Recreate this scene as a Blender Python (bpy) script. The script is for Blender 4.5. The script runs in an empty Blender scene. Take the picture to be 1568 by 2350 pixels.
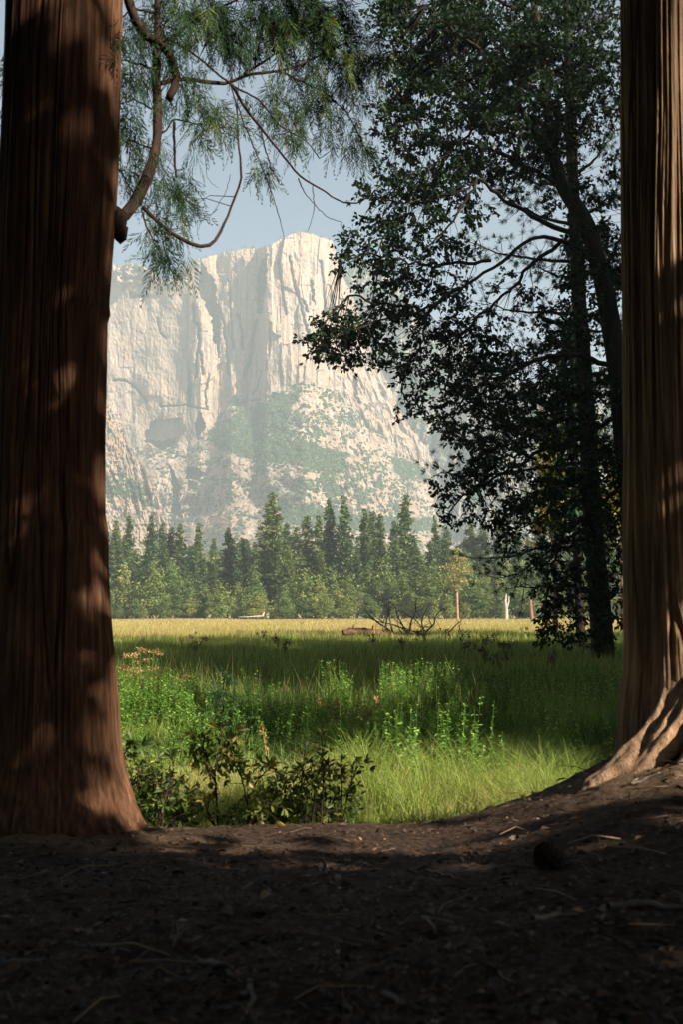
import bpy, math, random
import numpy as np
from mathutils import Vector
random.seed(7)
RNG = np.random.default_rng(11)
SC = bpy.context.scene
COL = SC.collection

# ---------------------------------------------------------------- camera
FPX, CU, CV = 2284.0, 784.0, 1174.5          # focal length and centre in photo pixels (1568 wide)
PITCH = math.radians(5.863)
CAMZ = 1.6
cam_d = bpy.data.cameras.new('camera')
cam = bpy.data.objects.new('camera', cam_d); COL.objects.link(cam)
cam.location = (0, 0, CAMZ); cam.rotation_euler = (math.pi/2 + PITCH, 0, 0)
cam_d.sensor_fit = 'VERTICAL'; cam_d.sensor_height = 36.0; cam_d.sensor_width = 24.0
cam_d.lens = FPX/2349*36.0
cam_d.clip_start = 0.05; cam_d.clip_end = 20000
cam_d.dof.use_dof = True; cam_d.dof.focus_distance = 22.0; cam_d.dof.aperture_fstop = 4.5
SC.camera = cam

# ---------------------------------------------------------------- light
ELEV = math.radians(32.0)
SH = np.array([0.8, -0.6])
SUN = Vector((SH[0]*math.cos(ELEV), SH[1]*math.cos(ELEV), math.sin(ELEV)))
world = bpy.data.worlds.new('World'); SC.world = world; world.use_nodes = True
wn = world.node_tree.nodes; bg = wn['Background']
sky = wn.new('ShaderNodeTexSky'); sky.sky_type = 'NISHITA'; sky.sun_disc = False
sky.sun_elevation = ELEV; sky.sun_rotation = math.atan2(SH[0], SH[1])
sky.air_density = 1.0; sky.dust_density = 1.0; sky.ozone_density = 2.2
world.node_tree.links.new(sky.outputs[0], bg.inputs[0]); bg.inputs[1].default_value = 0.044
sl = bpy.data.lights.new('sun', 'SUN'); sl.energy = 5.0; sl.angle = math.radians(0.53); sl.color = (1.0, 0.90, 0.76)
sun = bpy.data.objects.new('sun', sl); COL.objects.link(sun); sun.rotation_euler = SUN.to_track_quat('Z', 'Y').to_euler()
sun.location = (60, -45, 60)
SC.view_settings.view_transform = 'Standard'; SC.view_settings.look = 'None'
SC.view_settings.exposure = 1.55; SC.view_settings.gamma = 1.0
SC.render.engine = 'CYCLES'
cy = SC.cycles
cy.max_bounces = 6; cy.diffuse_bounces = 2; cy.glossy_bounces = 2; cy.transmission_bounces = 3
cy.transparent_max_bounces = 4; cy.volume_bounces = 0; cy.caustics_reflective = False; cy.caustics_refractive = False
cy.sample_clamp_indirect = 4.0

# ---------------------------------------------------------------- helpers
def P(u, v, Y):
    """point at forward distance Y seen at photo position (u, v); vectorised"""
    u = np.asarray(u, float); v = np.asarray(v, float); Y = np.asarray(Y, float)
    xc = (u-CU)/FPX; yc = (CV-v)/FPX
    cp, sp = math.cos(PITCH), math.sin(PITCH)
    fy = cp - sp*yc; fz = sp + cp*yc
    t = Y/fy
    return np.stack(np.broadcast_arrays(xc*t, Y+0*t, CAMZ+fz*t), -1)

def _h(ix, iy, iz, s):
    n = (ix*374761393 + iy*668265263 + iz*2147483647 + s*1274126177) & 0xffffffff
    n = ((n ^ (n >> 13))*1274126177) & 0xffffffff
    n = ((n ^ (n >> 16))*2246822519) & 0xffffffff
    return ((n ^ (n >> 15)) & 0xffff)/65535.0
def noise(x, y, z=0.0, s=0):
    x, y, z = np.broadcast_arrays(np.asarray(x, float), np.asarray(y, float), np.asarray(z, float))
    xi, yi, zi = (np.floor(a).astype(np.int64) for a in (x, y, z))
    fx, fy, fz = x-xi, y-yi, z-zi
    fx, fy, fz = (f*f*f*(f*(f*6-15)+10) for f in (fx, fy, fz))
    r = 0
    for dx in (0, 1):
        for dy in (0, 1):
            for dz in (0, 1):
                w = (fx if dx else 1-fx)*(fy if dy else 1-fy)*(fz if dz else 1-fz)
                r = r + w*_h(xi+dx, yi+dy, zi+dz, s)
    return r*2-1
def fbm(x, y, z=0.0, o=4, s=0, g=0.5):
    r, a, f = 0, 1.0, 1.0
    for i in range(o):
        r = r + a*noise(np.asarray(x)*f, np.asarray(y)*f, np.asarray(z)*f, s+i*17); a *= g; f *= 2.03
    return r
def ridged(x, y, z=0.0, o=4, s=0, g=0.5):
    r, a, f = 0, 1.0, 1.0
    for i in range(o):
        r = r + a*(1-2*np.abs(noise(np.asarray(x)*f, np.asarray(y)*f, np.asarray(z)*f, s+i*17))); a *= g; f *= 2.03
    return r
def sm(x, a, b):
    t = np.clip((x-a)/(b-a), 0, 1); return t*t*(3-2*t)
def norm(a):
    return a/np.maximum(np.linalg.norm(a, axis=-1, keepdims=True), 1e-9)

class MB:
    """collects vertices and faces for ONE mesh"""
    def __init__(s): s.V = []; s.F = {3: [], 4: []}; s.n = 0; s.A = []
    def add(s, V, F, tint=None):
        V = np.asarray(V, float).reshape(-1, 3); F = np.asarray(F, np.int64)
        s.V.append(V)
        if len(F): s.F[F.shape[1]].append(F+s.n)
        s.A.append(np.zeros(len(V)) if tint is None else np.broadcast_to(np.asarray(tint, float), (len(V),)).copy())
        s.n += len(V)
    def build(s, name, mat, parent=None, smooth=False, loc=None):
        V = np.concatenate(s.V); A = np.concatenate(s.A)
        base = np.array(parent.location) if parent is not None else (np.zeros(3) if loc is None else np.asarray(loc, float))
        if parent is not None and parent.parent is not None: base = base+np.array(parent.parent.location)
        me = bpy.data.meshes.new(name)
        fs = [np.concatenate(s.F[k]) for k in (3, 4) if s.F[k]]
        nl = sum(f.size for f in fs); npoly = sum(len(f) for f in fs)
        me.vertices.add(len(V)); me.vertices.foreach_set('co', (V-base).astype(np.float32).ravel())
        me.loops.add(nl); me.polygons.add(npoly)
        me.loops.foreach_set('vertex_index', np.concatenate([f.ravel() for f in fs]).astype(np.int32))
        tot = np.concatenate([np.full(len(f), f.shape[1]) for f in fs])
        me.polygons.foreach_set('loop_start', (np.cumsum(tot)-tot).astype(np.int32))
        me.polygons.foreach_set('use_smooth', np.full(npoly, smooth))
        at = me.attributes.new('tint', 'FLOAT', 'POINT'); at.data.foreach_set('value', A.astype(np.float32))
        me.update(calc_edges=True)
        me.materials.append(mat)
        o = bpy.data.objects.new(name, me); COL.objects.link(o)
        if parent is not None: o.parent = parent
        elif loc is not None: o.location = loc
        return o

def tag(o, label=None, cat=None, group=None, kind=None):
    if label: o['label'] = label
    if cat: o['category'] = cat
    if group: o['group'] = group
    if kind: o['kind'] = kind
    return o
def thing(name, label, cat, loc, group=None, rz=0.0, sc=1.0):
    o = bpy.data.objects.new(name, None); COL.objects.link(o)
    o.location = loc; o.rotation_euler = (0, 0, rz); o.scale = (sc, sc, sc) if np.isscalar(sc) else sc
    o.empty_display_size = 0.2
    return tag(o, label, cat, group)
def copy_tree(o, parent=None):
    c = o.copy(); COL.objects.link(c); c.parent = parent
    for ch in list(o.children): copy_tree(ch, c)
    return c

def resample(pts, n):
    pts = np.asarray(pts, float)
    d = np.r_[0, np.cumsum(np.linalg.norm(np.diff(pts, axis=0), axis=1))]
    t = np.linspace(0, d[-1], n)
    # light smoothing through a denser polyline
    q = np.stack([np.interp(t, d, pts[:, k]) for k in range(pts.shape[1])], 1)
    for _ in range(2):
        q[1:-1] = 0.25*q[:-2]+0.5*q[1:-1]+0.25*q[2:]
    return q
def tube(mb, pts, rad, k=6, tint=0.5, rough=0.0, seed=0, cap=True):
    pts = np.asarray(pts, float); n = len(pts)
    rad = np.broadcast_to(np.asarray(rad, float), (n,)) if np.ndim(rad) else np.full(n, rad)
    T = norm(np.gradient(pts, axis=0))
    up = np.array([0, 0, 1.0]) if abs(T[0, 2]) < .9 else np.array([1.0, 0, 0])
    A = norm(np.cross(T, up)); B = np.cross(T, A)
    # keep frames continuous
    for i in range(1, n):
        if np.dot(A[i], A[i-1]) < 0: A[i] = -A[i]; B[i] = -B[i]
    th = np.arange(k)*2*math.pi/k
    R = rad[:, None]*np.ones((n, k))
    if rough: R = R*(1+rough*noise(np.arange(n)[:, None]*.45, np.cos(th)[None]*1.6+seed, np.sin(th)[None]*1.6, 5))
    V = pts[:, None]+R[..., None]*(np.cos(th)[None, :, None]*A[:, None]+np.sin(th)[None, :, None]*B[:, None])
    i, j = np.meshgrid(np.arange(n-1), np.arange(k), indexing='ij'); j2 = (j+1) % k
    F = np.stack([i*k+j, i*k+j2, (i+1)*k+j2, (i+1)*k+j], -1).reshape(-1, 4)
    V = V.reshape(-1, 3)
    mb.add(V, F, tint)
    if cap:
        m = np.array([pts[-1]]); base = mb.n-k
        mb.add(m, np.zeros((0, 3), int), tint)
        mb.F[3].append(np.stack([base+np.arange(k), base+(np.arange(k)+1) % k, np.full(k, mb.n-1)], -1))

def grid(mb, V, tint=None, wrap=False):
    n, k = V.shape[:2]
    kk = k if wrap else k-1
    i, j = np.meshgrid(np.arange(n-1), np.arange(kk), indexing='ij'); j2 = (j+1) % k
    F = np.stack([i*k+j, i*k+j2, (i+1)*k+j2, (i+1)*k+j], -1).reshape(-1, 4)
    mb.add(V.reshape(-1, 3), F, None if tint is None else tint.ravel())

def rdir(n, rng=RNG):
    return norm(rng.normal(size=(n, 3)))
def leaves(mb, pos, ax, nr, L, W, tint, fold=0.0, shape='kite'):
    """flat or folded leaves: pos base (N,3), ax direction, nr normal hint"""
    N = len(pos); ax = norm(ax); side = norm(np.cross(ax, nr)); nn = np.cross(side, ax)
    L = np.broadcast_to(np.asarray(L, float), (N,))[:, None]; W = np.broadcast_to(np.asarray(W, float), (N,))[:, None]
    if shape == 'kite':
        V = np.stack([pos, pos+ax*L*.5+side*W*.5+nn*W*fold, pos+ax*L, pos+ax*L*.5-side*W*.5+nn*W*fold], 1)
        F = (np.arange(N)*4)[:, None]+np.array([[0, 1, 2, 3]])
        mb.add(V, F, np.repeat(np.broadcast_to(tint, (N,)), 4))
    else:       # 'leaf': eight-vertex blade with a fold along its rib
        c = lambda t, w, z: pos+ax*L*t+side*W*w+nn*(W*fold*abs(w)*2-L*z)
        V = np.stack([pos, c(.35, .42, .0), c(.35, 0, .02), c(.35, -.42, .0), c(.7, .46, .04), c(.7, 0, .06), c(.7, -.46, .04), c(1, 0, .12)], 1)
        q = np.array([[0, 1, 2, 2], [0, 2, 3, 3], [1, 4, 5, 2], [2, 5, 6, 3], [4, 7, 5, 5], [5, 7, 6, 6]])
        b = (np.arange(N)*8)[:, None, None]
        mb.add(V, (b+q[[2, 3]][None]).reshape(-1, 4), np.repeat(np.broadcast_to(tint, (N,)), 8))
        base = mb.n-N*8
        t = np.array([[0, 1, 2], [0, 2, 3], [4, 7, 5], [5, 7, 6]])
        mb.F[3].append((b+t[None]+base).reshape(-1, 3))

# ---------------------------------------------------------------- materials
def nodes(name):
    m = bpy.data.materials.new(name); m.use_nodes = True
    nt = m.node_tree; nt.nodes.clear()
    out = nt.nodes.new('ShaderNodeOutputMaterial')
    return m, nt, out
def N(nt, t, **kw):
    n = nt.nodes.new(t)
    for k, v in kw.items():
        if k in n.inputs: n.inputs[k].default_value = v
        else: setattr(n, k, v)
    return n
def ramp(nt, fac, stops):
    r = nt.nodes.new('ShaderNodeValToRGB'); e = r.color_ramp.elements
    while len(e) < len(stops): e.new(0.5)
    for x, (p, c) in zip(e, stops): x.position = p; x.color = (*c, 1) if len(c) == 3 else c
    nt.links.new(fac, r.inputs[0]); return r
def mixc(nt, fac, a, b):
    m = nt.nodes.new('ShaderNodeMix'); m.data_type = 'RGBA'
    for sock, val in ((m.inputs[0], fac), (m.inputs[6], a), (m.inputs[7], b)):
        if hasattr(val, 'links'): nt.links.new(val, sock)
        else: sock.default_value = val if np.isscalar(val) else (*val, 1)
    return m.outputs[2]
def leaf_mat(name, stops, transl=0.35, rough=0.55, spec=0.3, objvar=0.0, tcol=(1.25, 1.2, 0.6)):
    m, nt, out = nodes(name); L = nt.links.new
    at = N(nt, 'ShaderNodeAttribute', attribute_name='tint')
    fac = at.outputs['Fac']
    if objvar:
        oi = N(nt, 'ShaderNodeObjectInfo'); ma = N(nt, 'ShaderNodeMath', operation='MULTIPLY_ADD')
        L(oi.outputs['Random'], ma.inputs[0]); ma.inputs[1].default_value = objvar; L(fac, ma.inputs[2])
        ms = N(nt, 'ShaderNodeMath', operation='SUBTRACT'); L(ma.outputs[0], ms.inputs[0]); ms.inputs[1].default_value = objvar*.5
        fac = ms.outputs[0]
    r = ramp(nt, fac, stops)
    pb = N(nt, 'ShaderNodeBsdfPrincipled', Roughness=rough); pb.inputs['Specular IOR Level'].default_value = spec
    L(r.outputs[0], pb.inputs['Base Color'])
    tr = N(nt, 'ShaderNodeBsdfTranslucent')
    mu = N(nt, 'ShaderNodeMix', data_type='RGBA', blend_type='MULTIPLY'); mu.inputs[0].default_value = 1
    L(r.outputs[0], mu.inputs[6]); mu.inputs[7].default_value = (*tcol, 1); L(mu.outputs[2], tr.inputs[0])
    mx = N(nt, 'ShaderNodeMixShader'); mx.inputs[0].default_value = transl
    L(pb.outputs[0], mx.inputs[1]); L(tr.outputs[0], mx.inputs[2]); L(mx.outputs[0], out.inputs[0])
    return m
def bark_mat(name, c1, c2, c3, zs=0.06, scale=22, bump=0.6, rough=0.9, dist=0.012):
    m, nt, out = nodes(name); L = nt.links.new
    tc = N(nt, 'ShaderNodeTexCoord'); mp = N(nt, 'ShaderNodeMapping'); mp.inputs['Scale'].default_value = (1, 1, zs)
    L(tc.outputs['Object'], mp.inputs[0])
    n1 = N(nt, 'ShaderNodeTexNoise', Scale=scale, Detail=8, Roughness=.65); L(mp.outputs[0], n1.inputs[0])
    n2 = N(nt, 'ShaderNodeTexNoise', Scale=2.2, Detail=3); L(tc.outputs['Object'], n2.inputs[0])
    n3 = N(nt, 'ShaderNodeTexNoise', Scale=scale*5, Detail=4, Roughness=.7); L(mp.outputs[0], n3.inputs[0])
    r = ramp(nt, n1.outputs[0], [(.3, c1), (.52, c2), (.72, c3)])
    r2 = ramp(nt, n2.outputs[0], [(.35, (.75, .72, .7)), (.65, (1.15, 1.1, 1.05))])
    mu = N(nt, 'ShaderNodeMix', data_type='RGBA', blend_type='MULTIPLY'); mu.inputs[0].default_value = 1
    L(r.outputs[0], mu.inputs[6]); L(r2.outputs[0], mu.inputs[7])
    pb = N(nt, 'ShaderNodeBsdfPrincipled', Roughness=rough); pb.inputs['Specular IOR Level'].default_value = .15
    L(mu.outputs[2], pb.inputs['Base Color'])
    ad = N(nt, 'ShaderNodeMath', operation='MULTIPLY_ADD'); L(n3.outputs[0], ad.inputs[0]); ad.inputs[1].default_value = .5; L(n1.outputs[0], ad.inputs[2])
    b = N(nt, 'ShaderNodeBump', Strength=bump, Distance=dist); L(ad.outputs[0], b.inputs['Height']); L(b.outputs[0], pb.inputs['Normal'])
    L(pb.outputs[0], out.inputs[0]); return m

M = {}
M['cedar_bark'] = bark_mat('cedar_bark', (.026, .013, .009), (.105, .053, .029), (.23, .125, .066), zs=.045, scale=34, bump=.9)
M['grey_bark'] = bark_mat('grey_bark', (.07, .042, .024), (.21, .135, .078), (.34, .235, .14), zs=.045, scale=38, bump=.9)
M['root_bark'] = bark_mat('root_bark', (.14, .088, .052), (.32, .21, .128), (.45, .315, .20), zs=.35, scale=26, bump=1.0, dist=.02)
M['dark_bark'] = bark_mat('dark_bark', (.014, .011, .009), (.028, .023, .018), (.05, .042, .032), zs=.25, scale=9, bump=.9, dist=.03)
M['twig_bark'] = bark_mat('twig_bark', (.014, .009, .007), (.03, .019, .014), (.06, .036, .024), zs=.3, scale=30, bump=.4)
M['dead_wood'] = bark_mat('dead_wood', (.06, .055, .05), (.12, .11, .10), (.20, .185, .165), zs=.3, scale=12, bump=.4)
M['pale_wood'] = bark_mat('pale_wood', (.28, .26, .23), (.42, .39, .35), (.55, .52, .48), zs=.3, scale=6, bump=.3)
M['far_bark'] = bark_mat('far_bark', (.16, .09, .055), (.24, .145, .09), (.33, .21, .14), zs=.3, scale=3, bump=.3)
M['rot_wood'] = bark_mat('rot_wood', (.05, .028, .02), (.12, .065, .042), (.22, .14, .09), zs=1, scale=6, bump=.6)

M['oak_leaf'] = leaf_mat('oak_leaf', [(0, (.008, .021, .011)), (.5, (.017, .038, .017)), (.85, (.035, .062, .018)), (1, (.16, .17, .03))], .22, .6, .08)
M['pine_needle'] = leaf_mat('pine_needle', [(0, (.014, .034, .020)), (.6, (.03, .065, .03)), (1, (.10, .13, .035))], .2, .6, .1)
M['cedar_spray'] = leaf_mat('cedar_spray', [(0, (.012, .032, .018)), (.5, (.032, .07, .026)), (1, (.22, .24, .07))], .35, .6, .1)
M['shrub_leaf'] = leaf_mat('shrub_leaf', [(0, (.026, .055, .012)), (.5, (.085, .125, .022)), (.85, (.20, .20, .04)), (1, (.30, .19, .05))], .35, .45, .35)
M['herb_leaf'] = leaf_mat('herb_leaf', [(0, (.04, .12, .02)), (.5, (.15, .29, .05)), (1, (.36, .46, .12))], .4, .6, .12)
M['sapling_needle'] = leaf_mat('sapling_needle', [(0, (.012, .036, .012)), (1, (.04, .09, .025))], .25)
M['dry_flower'] = leaf_mat('dry_flower', [(0, (.20, .16, .06)), (.6, (.40, .24, .09)), (1, (.50, .30, .14))], .25)
M['dark_seed'] = leaf_mat('dark_seed', [(0, (.02, .012, .008)), (1, (.09, .045, .025))], .1)
M['conifer_far'] = leaf_mat('conifer_far', [(0, (.045, .09, .028)), (.45, (.09, .145, .038)), (.8, (.15, .185, .045)), (1, (.22, .22, .06))], .25, objvar=.5)
M['broadleaf_far'] = leaf_mat('broadleaf_far', [(0, (.08, .14, .035)), (.5, (.15, .215, .05)), (.85, (.24, .28, .065)), (1, (.36, .34, .10))], .35, objvar=.6)
M['yellow_crown'] = leaf_mat('yellow_crown', [(0, (.15, .16, .045)), (1, (.32, .27, .08))], .25)
M['maple_leaf'] = leaf_mat('maple_leaf', [(0, (.10, .14, .03)), (.6, (.30, .26, .04)), (1, (.48, .30, .05))], .4)
M['shade_leaf'] = leaf_mat('shade_leaf', [(0, (.015, .03, .013)), (1, (.03, .055, .02))], .08, .7, .05)
M['grass'] = leaf_mat('grass', [(0, (.03, .080, .016)), (.25, (.22, .31, .055)), (.5, (.35, .35, .11)), (.68, (.33, .255, .095)), (.85, (.40, .30, .13)), (1, (.45, .35, .19))], .35, .6, .25, tcol=(1.15, 1.1, .7))
HAZE = 0.00028
# trees out of frame: (kind, s along the sun, q across it, height, width)
SIDE = [('B', 12, 17.4, 22, .75), ('B', 20, 18.2, 26, .7), ('B', 27, 18.8, 31, .65), ('B', 9, 18.5, 20, .9), ('B', 16, 22, 26, .9), ('B', 25, 23, 30, .9), ('C', 33, 20, 38, 1.2), ('B', 14, 28, 26, 1.0), ('C', 22, 26, 36, 1.2), ('C', 30, 28, 40, 1.2), ('B', 18, 34, 30, 1.0), ('C', 26, 35, 40, 1.2),
        ('C', 14, 38, 34, 1.2), ('C', 20, 38.5, 38, 1.2), ('C', 6, 39, 38, 1.1), ('C', 8, 53.5, 36, 1.1), ('C', 12, 55, 34, 1.2), ('C', 6, 62, 28, 1.3), ('C', 12, 68, 24, 1.3), ('C', 2, 70, 17, 1.3), ('C', -1, 54.5, 33, 1.1), ('C', 0, 58, 28, 1.2)]
BACK = [('B', 19, -4.2, 24, .95), ('B', 26, -5.0, 26, 1.0), ('B', 11, -9, 20, 1.2), ('B', 18, -11, 22, 1.2), ('B', -2, -8, 18, 1.1), ('B', -8, -6, 17, 1.1), ('B', -14, -7, 18, 1.2), ('B', -8, -13, 20, 1.3), ('B', 4, -8, 18, 1.1),
        ('B', 2, -15, 22, 1.3), ('B', 12, -18, 22, 1.3), ('B', -20, -6, 20, 1.3), ('B', 25, -14, 24, 1.3), ('B', -14, -16, 22, 1.3)]
# unseen trees added and shaped to cast shade and dapples: (s, q, crown centre height, crown radius, crown half height)
SHADE_CASTERS = [(6.5, -.86, 9.0, 4.2, 5.2), (13.5, -1.27, 14.0, 4.7, 5.8), (3.2, -.39, 6.6, 3.7, 3.8), (5.6, .6, 4.3, 3.6, 1.9), (4.4, 5.15, 6.05, 1.0, .7), (9, 9.7, 9.5, 1.0, 6), (16, 9.9, 14, 1.0, 6), (5, 12.1, 4.7, 2.7, 3.3), (2, 12.3, 3.5, 2.3, 2.6), (7, 15, 6.5, 2.6, 4.0), (10, -.9, 5.2, 3.6, 2.4), (0, -5.6, 7.5, 4.2, 4.2), (-5, -5.5, 7.5, 4.2, 4.2)]

# ---------------------------------------------------------------- ground
def tnoise(x, y): return fbm(x*.9, y*.9, 0, 3, 3)
def gz(x, y):
    x = np.asarray(x, float); y = np.asarray(y, float)
    bank = .80 - .02*(y-2) - .20*sm(y, 2.5, 5) + .24*sm(x, .3, 1.4)*sm(y, 2, 4.5) + .035*sm(-x, .9, 1.5)*sm(y, 3, 5)
    bank = bank + .25*np.exp(-((x-1.85)**2/.34+(y-4.9)**2/.5)) + .05*np.exp(-((x+1.45)**2/.25+(y-5)**2/.25))
    bank = bank + .012*tnoise(x*2, y*2)
    edge = 4.95 + .12*noise(x*.8, 0, 0, 9) + .55*sm(np.abs(x), 1.0, 2.2)
    drop = sm(y, edge-.15, edge+2.6)
    mead = .05*fbm(x*.12, y*.12, 0, 3, 21) + .10*sm(y, 20, 60)*noise(x*.05, y*.05, 0, 5)
    rise = 6*sm(y, 420, 1000)
    return bank*(1-drop)+mead*drop+rise
def gmask(x, y):
    edge = 4.95 + .12*noise(x*.8, 0, 0, 9) + .55*sm(np.abs(x), 1.0, 2.2)
    return 1-sm(y, edge+.25, edge+1.0)
def axis(segs):
    r = [np.array([segs[0][0]])]
    for a, b, n in segs: r.append(np.linspace(a, b, n+1)[1:])
    return np.concatenate(r)
gx = np.r_[-np.geomspace(3.2, 5000, 46)[::-1], np.linspace(-3.0, 3.0, 170), np.geomspace(3.2, 5000, 46)]
gy = axis([(-60, -4, 14), (-4, 1, 20), (1, 7.5, 230), (7.5, 20, 60), (20, 120, 60), (120, 600, 30), (600, 6000, 20)])
GX, GY = np.meshgrid(gx, gy)
GZ = gz(GX, GY)
near = np.exp(-(np.maximum(GY-5, 0)**2)/2)*(np.abs(GX) < 3.1)*(GY > 0.8)
GZ = GZ + near*(.010*fbm(GX*7, GY*7, 0, 4, 31)+.005*ridged(GX*22, GY*16, 0, 2, 37))
m, nt, out = nodes('ground'); L = nt.links.new
at = N(nt, 'ShaderNodeAttribute', attribute_name='tint'); tc = N(nt, 'ShaderNodeTexCoord')
n1 = N(nt, 'ShaderNodeTexNoise', Scale=34, Detail=8, Roughness=.7); L(tc.outputs['Object'], n1.inputs[0])
n2 = N(nt, 'ShaderNodeTexNoise', Scale=5, Detail=4); L(tc.outputs['Object'], n2.inputs[0])
n3 = N(nt, 'ShaderNodeTexNoise', Scale=.08, Detail=4); L(tc.outputs['Object'], n3.inputs[0])
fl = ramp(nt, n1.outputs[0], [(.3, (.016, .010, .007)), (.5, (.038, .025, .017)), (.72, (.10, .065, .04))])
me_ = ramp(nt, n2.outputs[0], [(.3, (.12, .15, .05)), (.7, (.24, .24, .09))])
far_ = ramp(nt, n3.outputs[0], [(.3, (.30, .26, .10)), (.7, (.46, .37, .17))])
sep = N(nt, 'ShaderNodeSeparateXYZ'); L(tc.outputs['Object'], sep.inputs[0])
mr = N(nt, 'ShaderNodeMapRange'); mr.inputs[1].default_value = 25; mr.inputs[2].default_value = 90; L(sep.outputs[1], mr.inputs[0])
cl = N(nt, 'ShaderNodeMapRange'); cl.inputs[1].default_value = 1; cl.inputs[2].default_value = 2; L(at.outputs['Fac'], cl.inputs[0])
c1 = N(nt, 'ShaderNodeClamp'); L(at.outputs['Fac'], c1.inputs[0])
sunlit_soil = ramp(nt, n1.outputs[0], [(.3, (.12, .074, .042)), (.5, (.24, .155, .09)), (.72, (.36, .25, .15))])  # same soil painted lighter where the sun falls
fl = type('o', (), {'outputs': [mixc(nt, cl.outputs[0], fl.outputs[0], sunlit_soil.outputs[0])]})
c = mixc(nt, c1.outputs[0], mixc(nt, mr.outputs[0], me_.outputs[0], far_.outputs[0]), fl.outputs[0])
pb = N(nt, 'ShaderNodeBsdfPrincipled', Roughness=.95); pb.inputs['Specular IOR Level'].default_value = .1
L(c, pb.inputs['Base Color'])
b = N(nt, 'ShaderNodeBump', Strength=.8, Distance=.02); L(n1.outputs[0], b.inputs['Height']); L(b.outputs[0], pb.inputs['Normal'])
L(pb.outputs[0], out.inputs[0])
mb = MB(); grid(mb, np.stack([GX, GY, GZ], -1), gmask(GX, GY)*(1+np.clip(1.25*np.exp(-((GX-1.75)**2/.30+(GY-4.6)**2/.10))+.8*np.exp(-((GX+1.1)**2/.35+(GY-4.5)**2/.05)), 0, 1)*(.75+.35*noise(GX*6, GY*6, 0, 44))))  # mask puts sunlit patches by the right roots and along the crest
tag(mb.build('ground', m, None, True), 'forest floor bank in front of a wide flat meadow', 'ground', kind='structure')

# ---------------------------------------------------------------- rock mountains
def rock_mat(name, dark, mid, light, tan, green, stain):
    m, nt, out = nodes(name); L = nt.links.new
    at = N(nt, 'ShaderNodeAttribute', attribute_name='tint'); tc = N(nt, 'ShaderNodeTexCoord')
    mp = N(nt, 'ShaderNodeMapping'); mp.inputs['Scale'].default_value = (1, .25, .10); L(tc.outputs['Object'], mp.inputs[0])
    n1 = N(nt, 'ShaderNodeTexNoise', Scale=.05, Detail=9, Roughness=.62); L(mp.outputs[0], n1.inputs[0])
    n2 = N(nt, 'ShaderNodeTexNoise', Scale=.018, Detail=5); L(tc.outputs['Object'], n2.inputs[0])
    n3 = N(nt, 'ShaderNodeTexNoise', Scale=.16, Detail=9, Roughness=.75); L(tc.outputs['Object'], n3.inputs[0])
    r = ramp(nt, n1.outputs[0], [(.36, dark), (.47, mid), (.62, light)])
    mp2 = N(nt, 'ShaderNodeMapping'); mp2.inputs['Scale'].default_value = (1, .2, .04); L(tc.outputs['Object'], mp2.inputs[0])
    n4 = N(nt, 'ShaderNodeTexNoise', Scale=.16, Detail=5, Roughness=.6); L(mp2.outputs[0], n4.inputs[0])
    st = N(nt, 'ShaderNodeMix', data_type='RGBA', blend_type='MULTIPLY'); st.inputs[0].default_value = 1
    L(r.outputs[0], st.inputs[6]); L(ramp(nt, n4.outputs[0], [(.36, (.48, .47, .47)), (.52, (1, 1, 1))]).outputs[0], st.inputs[7]); r = type('o', (), {'outputs': [st.outputs[2]]})
    c = mixc(nt, ramp(nt, n2.outputs[0], [(.40, (0, 0, 0)), (.62, (.85, .85, .85))]).outputs[0], r.outputs[0], tan)
    sp = ramp(nt, n3.outputs[0], [(.36, (.72, .72, .72)), (.6, (1.08, 1.08, 1.08))])
    mu = N(nt, 'ShaderNodeMix', data_type='RGBA', blend_type='MULTIPLY'); mu.inputs[0].default_value = 1
    L(c, mu.inputs[6]); L(sp.outputs[0], mu.inputs[7])
    c0 = mixc(nt, ramp(nt, at.outputs['Fac'], [(0, (0, 0, 0)), (.4, (1, 1, 1))]).outputs[0], mu.outputs[2], stain)
    c = mixc(nt, ramp(nt, at.outputs['Fac'], [(.45, (0, 0, 0)), (.55, (1, 1, 1))]).outputs[0], c0, green)
    pb = N(nt, 'ShaderNodeBsdfPrincipled', Roughness=.95); pb.inputs['Specular IOR Level'].default_value = .1
    L(c, pb.inputs['Base Color'])
    b = N(nt, 'ShaderNodeBump', Strength=.7, Distance=5.0); L(n3.outputs[0], b.inputs['Height']); L(b.outputs[0], pb.inputs['Normal'])
    L(pb.outputs[0], out.inputs[0]); return m
M['rock'] = rock_mat('granite', (.20, .158, .128), (.40, .315, .252), (.54, .43, .345), (.43, .30, .205), (.04, .07, .03), (.34, .265, .20))
M['rock_dark'] = rock_mat('granite_shaded_wall', (.20, .19, .17), (.36, .33, .29), (.50, .46, .41), (.38, .34, .27), (.05, .08, .04), (.3, .26, .2))

def inpoly(u, v, poly):
    r = np.zeros(np.broadcast(u, v).shape, bool); n = len(poly)
    for i in range(n):
        x1, y1 = poly[i]; x2, y2 = poly[(i+1) % n]
        if y1 == y2: continue
        r ^= ((y1 > v) != (y2 > v)) & (u < (x2-x1)*(v-y1)/(y2-y1)+x1)
    return r
def pdist(u, v, line):
    d = np.full(np.broadcast(u, v).shape, 1e9)
    for (x1, y1), (x2, y2) in zip(line[:-1], line[1:]):
        l2 = (x2-x1)**2+(y2-y1)**2
        t = np.clip(((u-x1)*(x2-x1)+(v-y1)*(y2-y1))/l2, 0, 1)
        d = np.minimum(d, np.hypot(u-x1-t*(x2-x1), v-y1-t*(y2-y1)))
    return d
def blur(a, n):
    if a.ndim < 2: return a
    for _ in range(n):
        a = np.pad(a, 1, mode='edge'); a = (a[1:-1, 1:-1]*2+a[:-2, 1:-1]+a[2:, 1:-1]+a[1:-1, :-2]+a[1:-1, 2:])/6
    return a
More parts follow.
